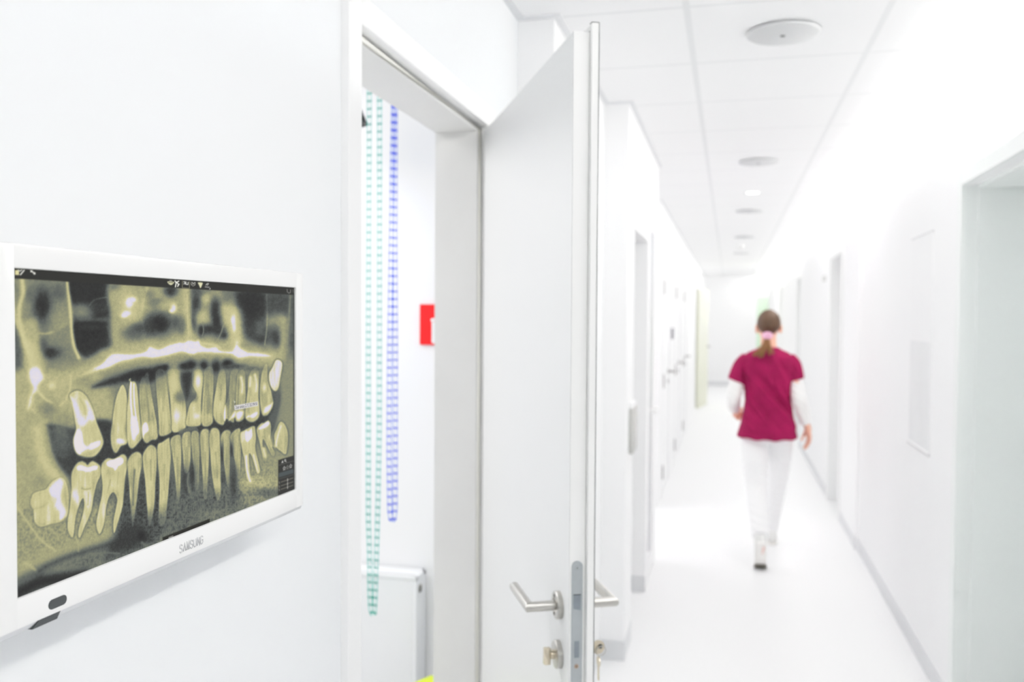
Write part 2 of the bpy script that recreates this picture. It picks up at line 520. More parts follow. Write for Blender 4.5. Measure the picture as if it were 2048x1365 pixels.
# row of closed doors on the far left wall, each with frame, hinges and lever handle
def far_door(name, a, b, label):
    o = tag(MB().box(L4 - .04, L4 - .004, a + .006, b - .006, .008, 2.044, .002).build(name, M_walltop), label, 'door', None, 'structure')
    f = MB(); w = .05
    f.box(L4 - .002, L4 + .012, a - w, a, 0, 2.05 + w, .002).box(L4 - .002, L4 + .012, b, b + w, 0, 2.05 + w, .002).box(L4 - .002, L4 + .012, a, b, 2.05, 2.05 + w, .002)
    f.build('frame', M_walltop, o)
    for z in (.22, 1.0, 1.80):
        MB().lathe([(0, 0), (.011, 0), (.011, .12), (0, .12)], (L4 + .012, a + .012, z - .06), 'Z', 12).build('hinge', M_handle, o, angle=40)
    y = b - .08
    h = MB().lathe([(0, 0), (.026, 0), (.026, .009), (0, .009)], (L4 - .004, y, 1.04), 'X', 20)
    h.tube([(L4, y, 1.04), (L4 + .055, y, 1.04), (L4 + .055, y - .12, 1.04)], .010, 10)
    h.build('door_handle', M_handle, o, angle=40)
    MB().lathe([(0, 0), (.024, 0), (.024, .009), (0, .009)], (L4 - .004, y, .945), 'X', 20).build('lock_rosette', M_handle, o, angle=40)
    return o
far_door('door_8', *LD[0], 'first closed white door of the left row, just past the projection')
far_door('door_9', *LD[1], 'second closed white door of the left row, past the small dark plate')
far_door('door_10', *LD[2], 'third closed white door of the left row')
# beige door standing ajar near the end of the corridor
bd = thing('door_11', 'beige door standing ajar at the far left end of the corridor', 'door', (L4 + .01, 14.95, 0), math.atan2(-.145, .84), None, False, 'structure')
bd['_w'] = 0
bd.rotation_euler = (0, 0, math.atan2(-.145, .84))
MB().box(-.0, .04, 0, .84, .006, 2.04, .002).build('leaf', M_beige, bd)
hh = MB().lathe([(0, 0), (.026, 0), (.026, .009), (0, .009)], (.04, .77, 1.04), 'X', 20)
hh.tube([(.04, .77, 1.04), (.095, .77, 1.04), (.095, .65, 1.04)], .010, 10)
hh.build('door_handle', M_handle, bd, angle=40)
# pale green glazed door in the end wall
gd2 = tag(MB().box(.56, .60, YF - .02, YF, 0, 2.06).box(.60, .85, YF - .02, YF, 2.02, 2.06).box(.60, .85, YF - .02, YF, 0, .16).build('door_12', M_walltop),
          'pale green glazed door in the end wall, behind the woman\'s head', 'door', None, 'structure')
MB().box(.60, .85, YF - .014, YF - .004, .16, 2.02).build('door_glass', M_palegreen, gd2)

# ------------------------------------------------------------------ near door leaf (local: x hinge -> lock, y towards corridor)
LW = .85
ex = Vector((.4487, -.8937, 0)); ey = Vector((.8937, .4487, 0))
H0 = Vector((-.275, 1.527, 0)) - ex * LW
door = thing('door_1', 'white rebated door leaf standing ajar with steel lever handle and keys', 'door', H0, math.atan2(ex.y, ex.x), None, False, 'structure')
door['_w'] = 0
lf = MB()
lf.box(0, LW, 0, .0305, .012, 2.050, .0015)
MB_l = lf
lf.build('leaf', M_leaf, door)
lip = MB().box(-.013, LW + .013, .0306, .044, .012, 2.063, .0012)
lip.build('rebate_lip', M_leafedge, door)
MB().box(LW + .0002, LW + .0012, .001, .0300, .014, 2.049).build('lock_edge', M_leafedge, door)
ln = MB()
ln.box(LW + .0010, LW + .0132, .0300, .0440, 2.0628, 2.0642)
ln.box(LW - .05, LW + .0012, .0300, .0312, 2.0498, 2.0510)
ln.box(LW + .0128, LW + .0138, .0432, .0444, .012, 2.0635)
ln.build('edge_band', M_darkline, door)

def lever(side):
    """lever handle set: side -1 room face, +1 corridor face"""
    y0 = 0.0 if side < 0 else .044
    ax = '-Y' if side < 0 else 'Y'
    xh, zh = LW - .058, 1.000
    r = MB().lathe([(0, 0), (.026, 0), (.0262, .0085), (.0245, .010), (.014, .0102), (.0135, .0085), (0, .0085)], (xh, y0, zh), ax, 40)
    ro = r.build('rosette', M_steel, door, angle=35)
    for dz in (-.017, .017):
        MB().lathe([(0, 0), (.0032, 0), (.0032, .0006), (0, .0006)], (xh - .004, y0 + side * .0100, zh + dz), ax, 12).build('screw_cap', M_screwdark, ro)
    n = .060
    h = MB().tube([(xh, y0 + side * .006, zh), (xh, y0 + side * n, zh), (xh - .125, y0 + side * n, zh)], .0095, 24)
    o = h.build('lever_handle', M_steel, door, angle=50)
    e = MB().lathe([(0, 0), (.026, 0), (.0262, .0085), (.0245, .010), (0, .0102)], (xh, y0, .907), ax, 40)
    e.build('lock_rosette', M_steel, door, angle=35)
    return o
lever(-1); lever(1)
# thumb turn on the room side, cylinder on the corridor side
tt = MB().tube([(LW - .058, -.008, .907), (LW - .058, -.019, .907)], .0085, 20)
tt.box(LW - .0635, LW - .0525, -.031, -.018, .889, .921, .002)
tt.build('thumb_turn', M_brass, door, angle=40)
cyl = MB().tube([(LW - .058, .05, .907), (LW - .058, .055, .907)], .0085, 20)
cyl.build('lock_cylinder', M_brass, door, angle=40)
# lock plate with latch, bolt and screws on the lock edge
def capsule(cx_, y0, y1, z0, z1, n=16):
    r = (y1 - y0) / 2; c = (y0 + y1) / 2
    p = [(c + r * math.cos(a), z1 - r + r * math.sin(a)) for a in np.linspace(0, math.pi, n)]
    p += [(c + r * math.cos(a), z0 + r + r * math.sin(a)) for a in np.linspace(math.pi, 2 * math.pi, n)]
    return p
lp = MB().prism(capsule(0, .0045, .0250, .864, 1.099), LW + .0012, LW + .0030, 'YZ').build('lock_plate', M_plate, door)
MB().prism([(.0078, 1.0125), (.0215, 1.0090), (.0215, 1.0370), (.0078, 1.0370)], LW + .0028, LW + .0040, 'YZ').build('latch_bolt', M_bolt, lp)
MB().box(LW + .0028, LW + .0034, .0076, .0217, 1.0368, 1.0385).build('latch_gap', M_dark, lp)
MB().box(LW + .0028, LW + .0038, .0100, .0193, .9225, .953).build('dead_bolt', M_bolt, lp)
for z, m1 in ((1.0865, M_plate), (.9065, M_copper)):
    s = MB().lathe([(0, 0), (.0042, 0), (.0036, .0008), (0, .0008)], (LW + .0030, .0145, z), 'X', 20).build('screw', m1, lp)
    MB().box(LW + .0036, LW + .0041, .0136, .0154, z - .001, z + .001).build('screw_slot', M_screwdark, s)
# hinges at the far side of the leaf
for z in (.25, 1.05, 1.83):
    MB().lathe([(0, 0), (.0085, 0), (.0085, .11), (0, .11)], (-.014, .047, z - .055), 'Z', 16).build('hinge', M_steel, door, angle=40)

# keys hanging in the lock (corridor side)
Md = Matrix.Translation(H0) @ Matrix.Rotation(math.atan2(ex.y, ex.x), 4, 'Z')
def dl(p): return Md @ Vector(p)
kp = dl((LW - .058, .050, .914))
keys = thing('keyring', 'pale brass keys hanging in the lock of the open door', 'keys', kp, math.atan2(ex.y, ex.x), None, False)
keys['_w'] = 0
def key_bow(mb, c, plane, r=.0125, t=.0012):
    n = 28
    outer = [(c[0] + r * math.cos(a), c[1] + r * math.sin(a)) for a in np.linspace(0, 2 * math.pi, n, endpoint=False)]
    mb.prism(outer, -t, t, plane)
kb = MB(); key_bow(kb, (.0255, 0), 'YZ', .0130)
kb.box(-.0012, .0012, -.002, .016, -.004, .004)
kb.build('key', M_brass, keys)
MB().lathe([(0, 0), (.0042, 0), (.0042, .0030), (0, .0030)], (-.0015, .0300, .0015), 'X', 16).build('key_hole', M_dark, keys)
ring = [(.002 + .003 * math.sin(a), .0305 + .010 * math.cos(a), -.007 + .010 * math.sin(a)) for a in np.linspace(0, 2 * math.pi, 28, endpoint=False)]
MB().tube(ring, .0009, 6, closed=True).build('ring', M_steel, keys, smooth=True)
k2 = MB()
k2.prism([(.004 + .0095 * math.cos(a), -.026 + .0095 * math.sin(a)) for a in np.linspace(0, 2 * math.pi, 24, endpoint=False)], .0245, .0265, 'XZ')
k2.box(.0010, .0070, .0245, .0265, -.062, -.034)
k2.build('key', M_brass, keys)

# ------------------------------------------------------------------ inside the room behind the doorway
YW = 2.70
rad = thing('radiator', 'white panel radiator on the room wall, under the hanging chains', 'radiator', (-1.4, 2.64, .10))
RX0, RX1, RZ0, RZ1, RY0, RY1 = -1.90, -.966, .10, .700, 2.598, 2.690
MB().box(RX0, RX1 - .012, RY0, RY0 + .014, RZ0 + .01, RZ1 - .012, .004).build('front_panel', M_radiator, rad, angle=40)
MB().box(RX0, RX1 - .012, RY1 - .014, RY1, RZ0 + .01, RZ1 - .012, .004).build('rear_panel', M_radiator, rad, angle=40)
tg = MB().box(RX0, RX1, RY0 - .001, RY0 + .014, RZ1 - .016, RZ1, .003).box(RX0, RX1, RY1 - .020, RY1, RZ1 - .016, RZ1, .003)
tg.box(RX1 - .014, RX1, RY0, RY1, RZ1 - .016, RZ1, .003)
tg.build('top_cover', M_radiator, rad, angle=40)
MB().box(RX0 + .01, RX1 - .014, RY0 + .028, RY1 - .019, RZ1 - .016, RZ1 - .002).build('grille', M_radiator, rad)
MB().box(RX0 + .01, RX1 - .014, RY0 + .013, RY0 + .032, RZ1 - .016, RZ1 - .004).build('slot', M_slot, rad)
MB().box(RX1 - .013, RX1, RY0, RY1, RZ0 + .01, RZ1 - .016, .003).build('side_panel', M_radiator, rad, angle=40)
hl = MB().lathe([(0, 0), (.013, 0), (.013, .004), (.008, .004), (.008, .001), (0, .001)], (RX1, 2.628, .656), 'X', 24)
hl.build('plug', M_steel, rad, angle=40)
MB().lathe([(0, 0), (.0075, 0), (.0075, .0045), (0, .0045)], (RX1, 2.626, .650), 'X', 16).build('vent_screw', M_black, rad)

# hanging plastic chains: each a closed loop of two strands
def smooth_path(pts, n=160):
    P = np.array(pts, float)
    d = np.r_[0, np.cumsum(np.linalg.norm(np.diff(P, axis=0), axis=1))]
    s = np.linspace(0, d[-1], n)
    return np.stack([np.interp(s, d, P[:, k]) for k in range(3)], 1), s, d[-1]

def chain(name, pts, width_dir, m_side, m_rung, label, pitch=.0262, half=.0062):
    P, s, tot = smooth_path(pts, 900)
    root = thing(name, label, 'chain', tuple(P[0]))
    n = int(tot / pitch)
    sA, sB = [], []
    rg = MB()
    step = np.linspace(0, tot, n * 2 + 1)
    pos = np.stack([np.interp(step, s, P[:, k]) for k in range(3)], 1)
    tan = np.gradient(pos, axis=0); tan /= np.linalg.norm(tan, axis=1)[:, None]
    wds = []
    for i in range(len(pos)):
        w = np.array(width_dir(step[i] / tot), float)
        w = w - tan[i] * (w @ tan[i])
        if np.linalg.norm(w) < .2:
            w = wds[-1]
        w /= np.linalg.norm(w)
        if wds and w @ wds[-1] < 0: w = -w
        wds.append(w)
        sA.append(pos[i] + w * half); sB.append(pos[i] - w * half)
        if i % 2 == 1:
            a, b = pos[i] + w * half, pos[i] - w * half
            rg.tube([a, b], .0023, 6)
            for e in (a, b):
                rg.tube([e - tan[i] * .0042, e + tan[i] * .0042], .0019, 6)
    MB().tube(sA, .0013, 6).build('side_cord', m_side, root, smooth=True)
    MB().tube(sB, .0013, 6).build('side_cord', m_side, root, smooth=True)
    rg.build('rungs', m_rung, root)
    MB().lathe([(0, 0), (.012, 0), (.012, .02), (.004, .03), (0, .03)], (P[0][0], P[0][1], ZC - .03), 'Z', 16).build('ceiling_hook', M_white, root)
    return root
YCH = 2.50
gp = [(-1.0885, YCH, 2.48), (-1.089, YCH, 2.246), (-1.091, YCH, 1.529), (-1.090, YCH, .907), (-1.086, YCH, .80), (-1.084, YCH, .66), (-1.081, YCH, .615), (-1.074, YCH, .597),
      (-1.070, YCH, .606), (-1.067, YCH, .66), (-1.063, YCH, .77), (-1.058, YCH, .955), (-1.054, YCH, 1.186), (-1.054, YCH, 1.529), (-1.055, YCH, 2.211), (-1.055, YCH, 2.48)]
chain('hanging_chain', gp, lambda t: (1, -.1, 0) , M_greenpale, M_greendark, 'teal plastic ladder chain hanging in a long loop down over the radiator', .0238, .0064)
bp_ = [(-1.0085, YCH, 2.48), (-1.009, YCH, 2.193), (-1.014, YCH - .004, 1.75), (-1.0165, YCH - .008, 1.45), (-1.018, YCH - .008, 1.125), (-1.0155, YCH - .007, .937), (-1.0125, YCH - .004, .906), (-1.009, YCH, .898),
       (-1.0060, YCH + .006, .906), (-1.0045, YCH + .010, .937), (-1.005, YCH + .012, 1.125), (-1.0055, YCH + .012, 1.45), (-1.008, YCH + .012, 1.80), (-1.0085, YCH + .013, 2.193), (-1.008, YCH + .013, 2.48)]
chain('hanging_chain', bp_, lambda t: (1, -.1, 0), M_bluepale, M_bluedark, 'blue plastic ladder chain hanging in a shorter doubled loop, ending above the radiator', .0236, .0064)

# red sign on the room wall
sg = tag(MB().box(-.992, -.846, 2.692, 2.699, 1.446, 1.580, .001).build('wall_sign', M_red), 'red square sign with white pictogram on the room wall', 'sign')
pc = MB()
pc.box(-.9495, -.895, 2.6900, 2.6921, 1.452, 1.523, .002)
pc.lathe([(0, 0), (.0055, 0), (.0055, .002), (0, .002)], (-.9475, 2.6921, 1.528), '-Y', 20)
pc.box(-.9475, -.905, 2.6900, 2.6921, 1.526, 1.534)
pc.build('pictogram', M_signwhite, sg)

# black lamp shade edge and lime stool seen past the frame
lamp = thing('pendant_lamp', 'black conical lamp shade hanging in the room beside the teal chain', 'lamp', (-1.185, 2.5, 2.14))
MB().lathe([(.030, .13), (.045, .11), (.060, .06), (.0715, .030), (.0835, 0), (.0800, .002), (.068, .032), (.056, .06), (.040, .105), (.0, .11)], (-1.185, 2.5, 2.142), 'Z', 40).build('lamp_shade', M_black, lamp, smooth=True)
MB().tube([(-1.185, 2.5, 2.25), (-1.185, 2.5, ZC)], .003, 8).build('cord', M_black, lamp)
st = thing('bench', 'narrow lime yellow bench just inside the doorway, at the bottom edge', 'bench', (-.9155, 2.2555, 0), math.atan2(.90, .436), None, False)
st['_w'] = 0
stz = .460
MB().box(-.19, .19, -.028, .028, stz - .022, stz, .006).build('seat', M_lime, st, angle=50)
for sx in (-1, 1):
    MB().tube([(sx * .150, 0, stz - .022), (sx * .158, 0, .012)], .011, 12).build('leg', M_white, st, smooth=True)
    MB().box(sx * .158 - .012, sx * .158 + .012, -.055, .055, 0, .014, .004).build('foot', M_white, st, angle=50)

# ------------------------------------------------------------------ wall screen with the dental X-ray
SX = -.592
SY0, SY1, SZ0, SZ1 = .6095, 1.1005, 1.295, 1.579
mon = thing('wall_monitor', 'white wall-mounted screen showing a yellowish panoramic dental X-ray', 'screen', (L1, .855, 1.267))
oy0, oy1, oz0, oz1 = .5885, 1.1215, 1.268, 1.6005
hb = MB()
# bezel: four bevelled rails round the picture plus a rounded back shell
fx0, fx1 = SX - .012, SX + .003
hb.box(fx0, fx1, oy0, SY0, oz0, oz1, .0022).box(fx0, fx1, SY1, oy1, oz0, oz1, .0022)
hb.box(fx0, fx1, SY0 - .003, SY1 + .003, SZ1, oz1, .0022).box(fx0, fx1, SY0 - .003, SY1 + .003, oz0, SZ0, .0022)
hb.build('bezel', M_white, mon, angle=40)
bk = MB().prism([(L1 + .004, 1.30), (fx0 + .002, 1.2705), (fx0 + .002, 1.5985), (L1 + .012, 1.572), (L1 + .004, 1.55)], oy0 + .003, oy1 - .003, 'XZ', .003)
bk.build('back_shell', M_white, mon, angle=40)
lipm = MB().prism([(SX - .010, 1.2685), (SX + .0016, 1.2685), (SX - .001, 1.2632), (SX - .010, 1.2632)], oy0 + .001, oy1 - .001, 'XZ', .0008)
lipm.build('bottom_lip', M_trimstrip, mon, angle=40)
MB().prism([(.6245, 1.2628), (.6535, 1.2628), (.6580, 1.2690), (.6330, 1.2690)], SX - .004, SX + .0024, 'YZ').build('power_button', M_dark, mon)
ir = [(a, b) for a, b in capsule(0, 1.2735, 1.2825, .6425, .6645)]
ir = [(b, a) for a, b in ir]
MB().prism(ir, SX + .002, SX + .0034, 'YZ').build('infrared_window', M_dark, mon)
# maker's lettering drawn letter by letter (the A has no crossbar)
def lettering():
    mb = MB()
    W, Hh, T_, S = .0044, .0088, .0015, .0065
    L = {
        'S': [[(1, .82), (.75, 1), (.25, 1), (0, .82), (0, .66), (.25, .52), (.75, .48), (1, .34), (1, .18), (.75, 0), (.25, 0), (0, .18)]],
        'A': [[(0, 0), (.5, 1), (1, 0)]],
        'M': [[(0, 0), (.05, 1), (.5, .1), (.95, 1), (1, 0)]],
        'U': [[(0, 1), (0, .2), (.25, 0), (.75, 0), (1, .2), (1, 1)]],
        'N': [[(0, 0), (0, 1), (1, 0), (1, 1)]],
        'G': [[(1, .82), (.75, 1), (.25, 1), (0, .8), (0, .2), (.25, 0), (.75, 0), (1, .2), (1, .48), (.55, .48)]],
    }
    y0 = .855 - 3.5 * S + (S - W) / 2
    for i, ch in enumerate('SAMSUNG'):
        for st_ in L[ch]:
            mb.tube([(SX + .0030, y0 + i * S + p[0] * W, 1.2752 + p[1] * Hh) for p in st_], T_ * .5, 6)
    mb.build('lettering', M_logo, mon, smooth=True)
lettering()

# ---- the X-ray picture, painted as vertex colours on a fine grid
def homography(src, dst):
    A = []
    for (x, y), (u, v) in zip(src, dst):
        A.append([x, y, 1, 0, 0, 0, -u * x, -u * y]); A.append([0, 0, 0, x, y, 1, -v * x, -v * y])
    b = np.array(dst, float).ravel()
    h = np.linalg.solve(np.array(A, float), b)
    return np.append(h, 1).reshape(3, 3)

def xray():
    NX, NY = 760, 440
    u, v = np.meshgrid(np.linspace(0, 1, NX), np.linspace(0, 1, NY))
    Hm = homography([(0, 1), (1, 1), (1, 0), (0, 0)], [(25, 537), (588, 576), (590, 978), (33, 1198)])
    w = Hm[2, 0] * u + Hm[2, 1] * v + Hm[2, 2]
    X = (Hm[0, 0] * u + Hm[0, 1] * v + Hm[0, 2]) / w
    Y = (Hm[1, 0] * u + Hm[1, 1] * v + Hm[1, 2]) / w
    rng = np.random.RandomState(3)
    def vnoise(sx, sy, seed):
        r = np.random.RandomState(seed).rand(512, 512)
        a, b = X / sx, Y / sy
        i, j = np.floor(a).astype(int), np.floor(b).astype(int)
        fa, fb = a - i, b - j
        fa = fa * fa * (3 - 2 * fa); fb = fb * fb * (3 - 2 * fb)
        i %= 511; j %= 511
        return (r[j, i] * (1 - fa) + r[j, i + 1] * fa) * (1 - fb) + (r[j + 1, i] * (1 - fa) + r[j + 1, i + 1] * fa) * fb - .5
    I = np.full(X.shape, .44)
    def cr(pts, closed=True, k=6):
        P = np.array(pts, float); n = len(P); out = []
        rngi = range(n if closed else n - 1)
        for i in rngi:
            p0 = P[i - 1] if (closed or i > 0) else P[i]
            p1 = P[i]; p2 = P[(i + 1) % n]
            p3 = P[(i + 2) % n] if (closed or i + 2 < n) else p2
            for t in np.arange(k) / k:
                out.append(.5 * (2 * p1 + (p2 - p0) * t + (2 * p0 - 5 * p1 + 4 * p2 - p3) * t * t + (3 * p1 - p0 - 3 * p2 + p3) * t ** 3))
        if not closed: out.append(P[-1])
        return np.array(out)
    def box_idx(P, pad):
        m = (X > P[:, 0].min() - pad) & (X < P[:, 0].max() + pad) & (Y > P[:, 1].min() - pad) & (Y < P[:, 1].max() + pad)
        return np.nonzero(m)
    def seg_dist(x, y, P, closed):
        d = np.full(x.shape, 1e9); ins = np.zeros(x.shape, bool); n = len(P)
        for i in range(n if closed else n - 1):
            a, b = P[i], P[(i + 1) % n]
            e = b - a; L2_ = max(e @ e, 1e-9)
            t = np.clip(((x - a[0]) * e[0] + (y - a[1]) * e[1]) / L2_, 0, 1)
            d = np.minimum(d, (x - a[0] - t * e[0]) ** 2 + (y - a[1] - t * e[1]) ** 2)
            if closed:
                c = (a[1] > y) != (b[1] > y)
                if c.any():
                    xi = a[0] + (y - a[1]) * e[0] / (e[1] if abs(e[1]) > 1e-9 else 1e-9)
                    ins ^= c & (x < xi)
        d = np.sqrt(d)
        return np.where(ins, -d, d) if closed else d
    def poly(pts, val, soft=2.0, alpha=1.0, smooth=True):
        P = cr(pts) if smooth else np.array(pts, float)
        ix = box_idx(P, soft * 5 + 2)
        sd = seg_dist(X[ix], Y[ix], P, True)
        m = alpha / (1 + np.exp(np.clip(sd / (soft * .5), -30, 30)))
        I[ix] = I[ix] * (1 - m) + val * m
    def stroke(pts, wd, val, soft=1.0, alpha=1.0):
        P = cr(pts, False) if len(pts) > 2 else np.array(pts, float)
        ix = box_idx(P, wd + soft * 5)
        d = seg_dist(X[ix], Y[ix], P, False) - wd / 2
        m = alpha / (1 + np.exp(np.clip(d / (soft * .5), -30, 30)))
        I[ix] = I[ix] * (1 - m) + val * m
    def blob(cx, cy, rx, ry, val, alpha=1.0):
        m = alpha * np.exp(-(((X - cx) / rx) ** 2 + ((Y - cy) / ry) ** 2) ** 1.3 * .8)
        I[:] = I * (1 - m) + val * m
    def tooth(pts, val=.72, rim=.09, out=.42, streak=.075, fade=None):
        P = cr(pts)
        ix = box_idx(P, 14)
        x, y = X[ix], Y[ix]
        sd = seg_dist(x, y, P, True)
        al = np.ones(x.shape)
        if fade:                           # fade the root into the bone between two heights
            al = np.clip((y - fade[1]) / (fade[0] - fade[1]), .25, 1)
        halo = out * al * np.exp(-np.clip(sd - .8, 0, 99) ** 2 / 5.0) * (sd > 0)
        base = I[ix] * (1 - halo) + .14 * halo
        m = al / (1 + np.exp(np.clip(sd / .7, -30, 30)))
        vv = (val + .02) * (1 + .22 * vn_l[ix]) - rim * np.exp(-((np.clip(-sd, 0, 99) - 4.5) / 2.2) ** 2) * .55 + .05 * np.exp(-np.clip(-sd, 0, 99) / 1.6) + streak * vn_s[ix]
        I[ix] = base * (1 - m) + vv * m
    vn_l = vnoise(9, 22, 13)
    vn_s = vnoise(2.2, 26, 11) * 1.4 + vnoise(1.3, 1.6, 12) * .5
    # --- upper left: ramus and condyle
    poly([(26, 557), (135, 564), (138, 640), (148, 700), (95, 735), (28, 750)], .46, 6)
    blob(85, 612, 18, 36, .10); blob(60, 590, 10, 14, .3, .7); blob(118, 585, 16, 16, .26, .8); blob(52, 618, 7, 12, .48)
    poly([(28, 655), (40, 668), (44, 700), (48, 735), (28, 735)], .22, 8, .9)
    blob(98, 706, 24, 13, .12, .95); blob(86, 690, 9, 14, .2, .8); blob(120, 640, 22, 20, .55, .7)
    poly([(38, 650), (72, 640), (80, 690), (90, 735), (50, 740), (46, 700)], .62, 6)
    stroke([(44, 558), (46, 585), (41, 605), (38, 625), (40, 650), (52, 690), (62, 720), (66, 745)], 7, .80, 4)
    stroke([(58, 690), (68, 715), (72, 745)], 13, .76, 7, .8)
    stroke([(25, 600), (28, 620), (33, 640), (37, 655)], 5, .70, 3)
    stroke([(78, 667), (92, 668), (104, 665)], 3, .68, 2, .8)
    stroke([(104, 664), (120, 655), (138, 645)], 5, .58, 4, .6)
    # sinus: dark chambers and the bright wall between
    poly([(135, 558), (216, 560), (219, 600), (224, 650), (225, 690), (206, 697), (176, 716), (160, 708), (150, 690), (146, 640), (141, 600)], .09, 4)
    blob(165, 624, 20, 16, .48, .9); blob(150, 622, 12, 10, .45, .7); blob(200, 615, 18, 16, .2, .6); blob(172, 640, 18, 7, .34, .7); blob(205, 640, 16, 6, .3, .7)
    stroke([(178, 612), (190, 600), (214, 595)], 1.3, .32, 1.5)
    poly([(148, 647), (222, 650), (224, 688), (204, 694), (176, 702), (160, 696), (150, 676)], .08, 4)
    blob(185, 655, 30, 6, .18, .6)
    stroke([(134, 566), (136, 585), (139, 605), (142, 640), (144, 670), (149, 695), (158, 716)], 5.5, .79, 2.5)
    # nasal cavity and palate
    poly([(219, 568), (300, 574), (382, 580), (392, 640), (388, 690), (300, 700), (230, 715), (205, 712), (224, 690), (224, 640)], .58, 6)
    blob(230, 575, 12, 9, .34, .8); blob(245, 590, 20, 18, .66, .6); blob(262, 622, 26, 26, .7, .8); blob(232, 660, 14, 30, .6, .8)
    blob(258, 606, 8, 11, .99); blob(266, 600, 7, 6, .98); blob(253, 627, 9, 6, .98); blob(248, 632, 6, 4, .98)
    stroke([(294, 576), (292, 590), (286, 606), (283, 640)], 4, .7, 3)
    blob(300, 590, 10, 9, .46); blob(312, 605, 14, 9, .38, .8); blob(318, 648, 27, 24, .07); blob(300, 655, 14, 16, .14, .9); blob(268, 668, 22, 14, .26, .85); blob(276, 656, 14, 10, .18, .8)
    blob(341, 582, 13, 12, .14); blob(330, 612, 12, 9, .62, .9); blob(347, 616, 6, 9, .95); blob(343, 622, 5, 4, .97); blob(352, 646, 8, 12, .2, .85); blob(362, 652, 10, 18, .3, .8)
    poly([(366, 578), (380, 579), (382, 620), (387, 660), (384, 680), (374, 680), (374, 650), (366, 620)], .66, 4)
    stroke([(374, 590), (375, 640), (377, 670)], 1.2, .78, 1.2, .7); stroke([(381, 600), (384, 645)], 1.2, .74, 1.2, .7)
    poly([(384, 581), (420, 584), (466, 588), (478, 610), (470, 690), (430, 690), (392, 672)], .5, 5)
    blob(392, 605, 9, 34, .17); blob(396, 585, 14, 10, .28, .8); blob(388, 640, 5, 20, .16, .9); blob(412, 598, 9, 10, .66, .9); blob(406, 636, 15, 16, .66, .95); blob(436, 588, 12, 8, .6, .8); blob(418, 625, 8, 12, .55, .7)
    blob(430, 620, 9, 22, .14); blob(434, 645, 10, 30, .1); blob(416, 660, 18, 11, .13); blob(403, 664, 6, 11, .07); blob(448, 671, 9, 9, .07); blob(440, 660, 12, 8, .14, .8)
    stroke([(405, 645), (407, 662), (404, 672)], 1.1, .5, 1.3); stroke([(447, 650), (441, 668), (436, 678)], 1.4, .5, 1.5)
    # right cheek column and sinus
    poly([(472, 584), (534, 588), (534, 640), (530, 692), (500, 680), (486, 660), (480, 620), (472, 600)], .13, 7)
    blob(500, 605, 24, 24, .08); blob(455, 590, 14, 12, .34, .7); blob(508, 660, 20, 16, .2, .8); blob(520, 655, 10, 18, .32, .7); blob(526, 682, 10, 8, .1, .8)
    poly([(444, 615), (466, 612), (480, 630), (484, 680), (482, 706), (462, 700), (456, 660), (446, 640)], .7, 7)
    blob(466, 640, 5, 11, .98); blob(468, 655, 4, 9, .95); blob(474, 690, 5, 10, .96)
    stroke([(533, 590), (534, 620), (533, 660), (529, 690)], 1.6, .68, 1.5)
    poly([(535, 585), (586, 590), (588, 640), (580, 650), (535, 632)], .22, 6); blob(556, 642, 22, 14, .55, .95)
    blob(548, 674, 14, 20, .2); blob(556, 680, 8, 14, .12, .9)
    stroke([(566, 640), (566, 680), (562, 715)], 12, .58, 5); stroke([(580, 590), (577, 640), (572, 690)], 2.5, .5, 2.5); blob(584, 680, 6, 34, .22, .8)
    blob(505, 695, 30, 8, .36, .7)
    # palate: long lavender ridge inside a cream band
    stroke([(110, 765), (165, 748), (215, 724), (265, 712), (320, 704), (365, 695), (420, 698), (480, 706), (545, 716)], 34, .68, 14, .9)
    stroke([(95, 770), (150, 758), (190, 740)], 4, .9, 3); stroke([(205, 736), (150, 756), (115, 763)], 3, .92, 2)
    poly([(188, 738), (205, 727), (222, 710), (240, 708), (262, 709), (290, 704), (300, 694), (318, 699), (340, 690), (356, 686), (368, 685), (378, 681), (390, 683), (398, 682), (402, 690), (415, 696), (432, 694), (440, 701), (462, 703),
          (470, 694), (474, 690), (482, 698), (498, 705), (518, 706), (541, 712), (520, 714), (500, 713), (478, 716), (462, 708), (430, 706), (400, 705), (385, 709), (362, 704), (335, 711), (306, 716), (285, 714), (262, 719), (240, 724), (215, 736)], 1.0, 2.6)
    stroke([(404, 687), (425, 690), (440, 696)], 3.5, .8, 2.5)
    # left maxilla
    poly([(28, 745), (140, 745), (190, 748), (220, 775), (228, 850), (150, 852), (95, 850), (28, 860)], .63, 8, .9)
    poly([(60, 740), (76, 735), (88, 756), (77, 770), (75, 782), (67, 790), (62, 812), (56, 818), (60, 795), (66, 778), (60, 755)], .97, 4)
    blob(70, 752, 9, 13, 1.0); stroke([(76, 782), (90, 798), (104, 806)], 3.2, .82, 2); stroke([(66, 820), (90, 845), (108, 850)], 4, .7, 3)
    blob(104, 772, 7, 7, .86, .8); blob(96, 820, 16, 16, .42, .8); blob(172, 765, 20, 14, .5, .7); blob(128, 835, 22, 12, .52, .7); blob(165, 812, 16, 30, .62, .6)
    stroke([(142, 752), (141, 775), (132, 800), (120, 812)], 2, .74, 2); stroke([(108, 848), (130, 852), (150, 858)], 2.4, .72, 2)
    # dark airway crescent under the palate and gaps at the root tips
    poly([(186, 774), (205, 762), (235, 752), (262, 742), (290, 737), (330, 734), (330, 748), (318, 755), (300, 768), (262, 764), (225, 770), (200, 775)], .11, 5)
    blob(290, 748, 20, 8, .06, .9)
    for a in ((330, 735, 9, 6, .1), (318, 742, 8, 10, .1), (368, 733, 10, 7, .12), (382, 730, 12, 9, .07), (408, 731, 9, 9, .1), (432, 734, 9, 14, .1), (455, 728, 12, 9, .06), (470, 733, 22, 5, .22), (505, 738, 22, 4, .34)):
        blob(*a)
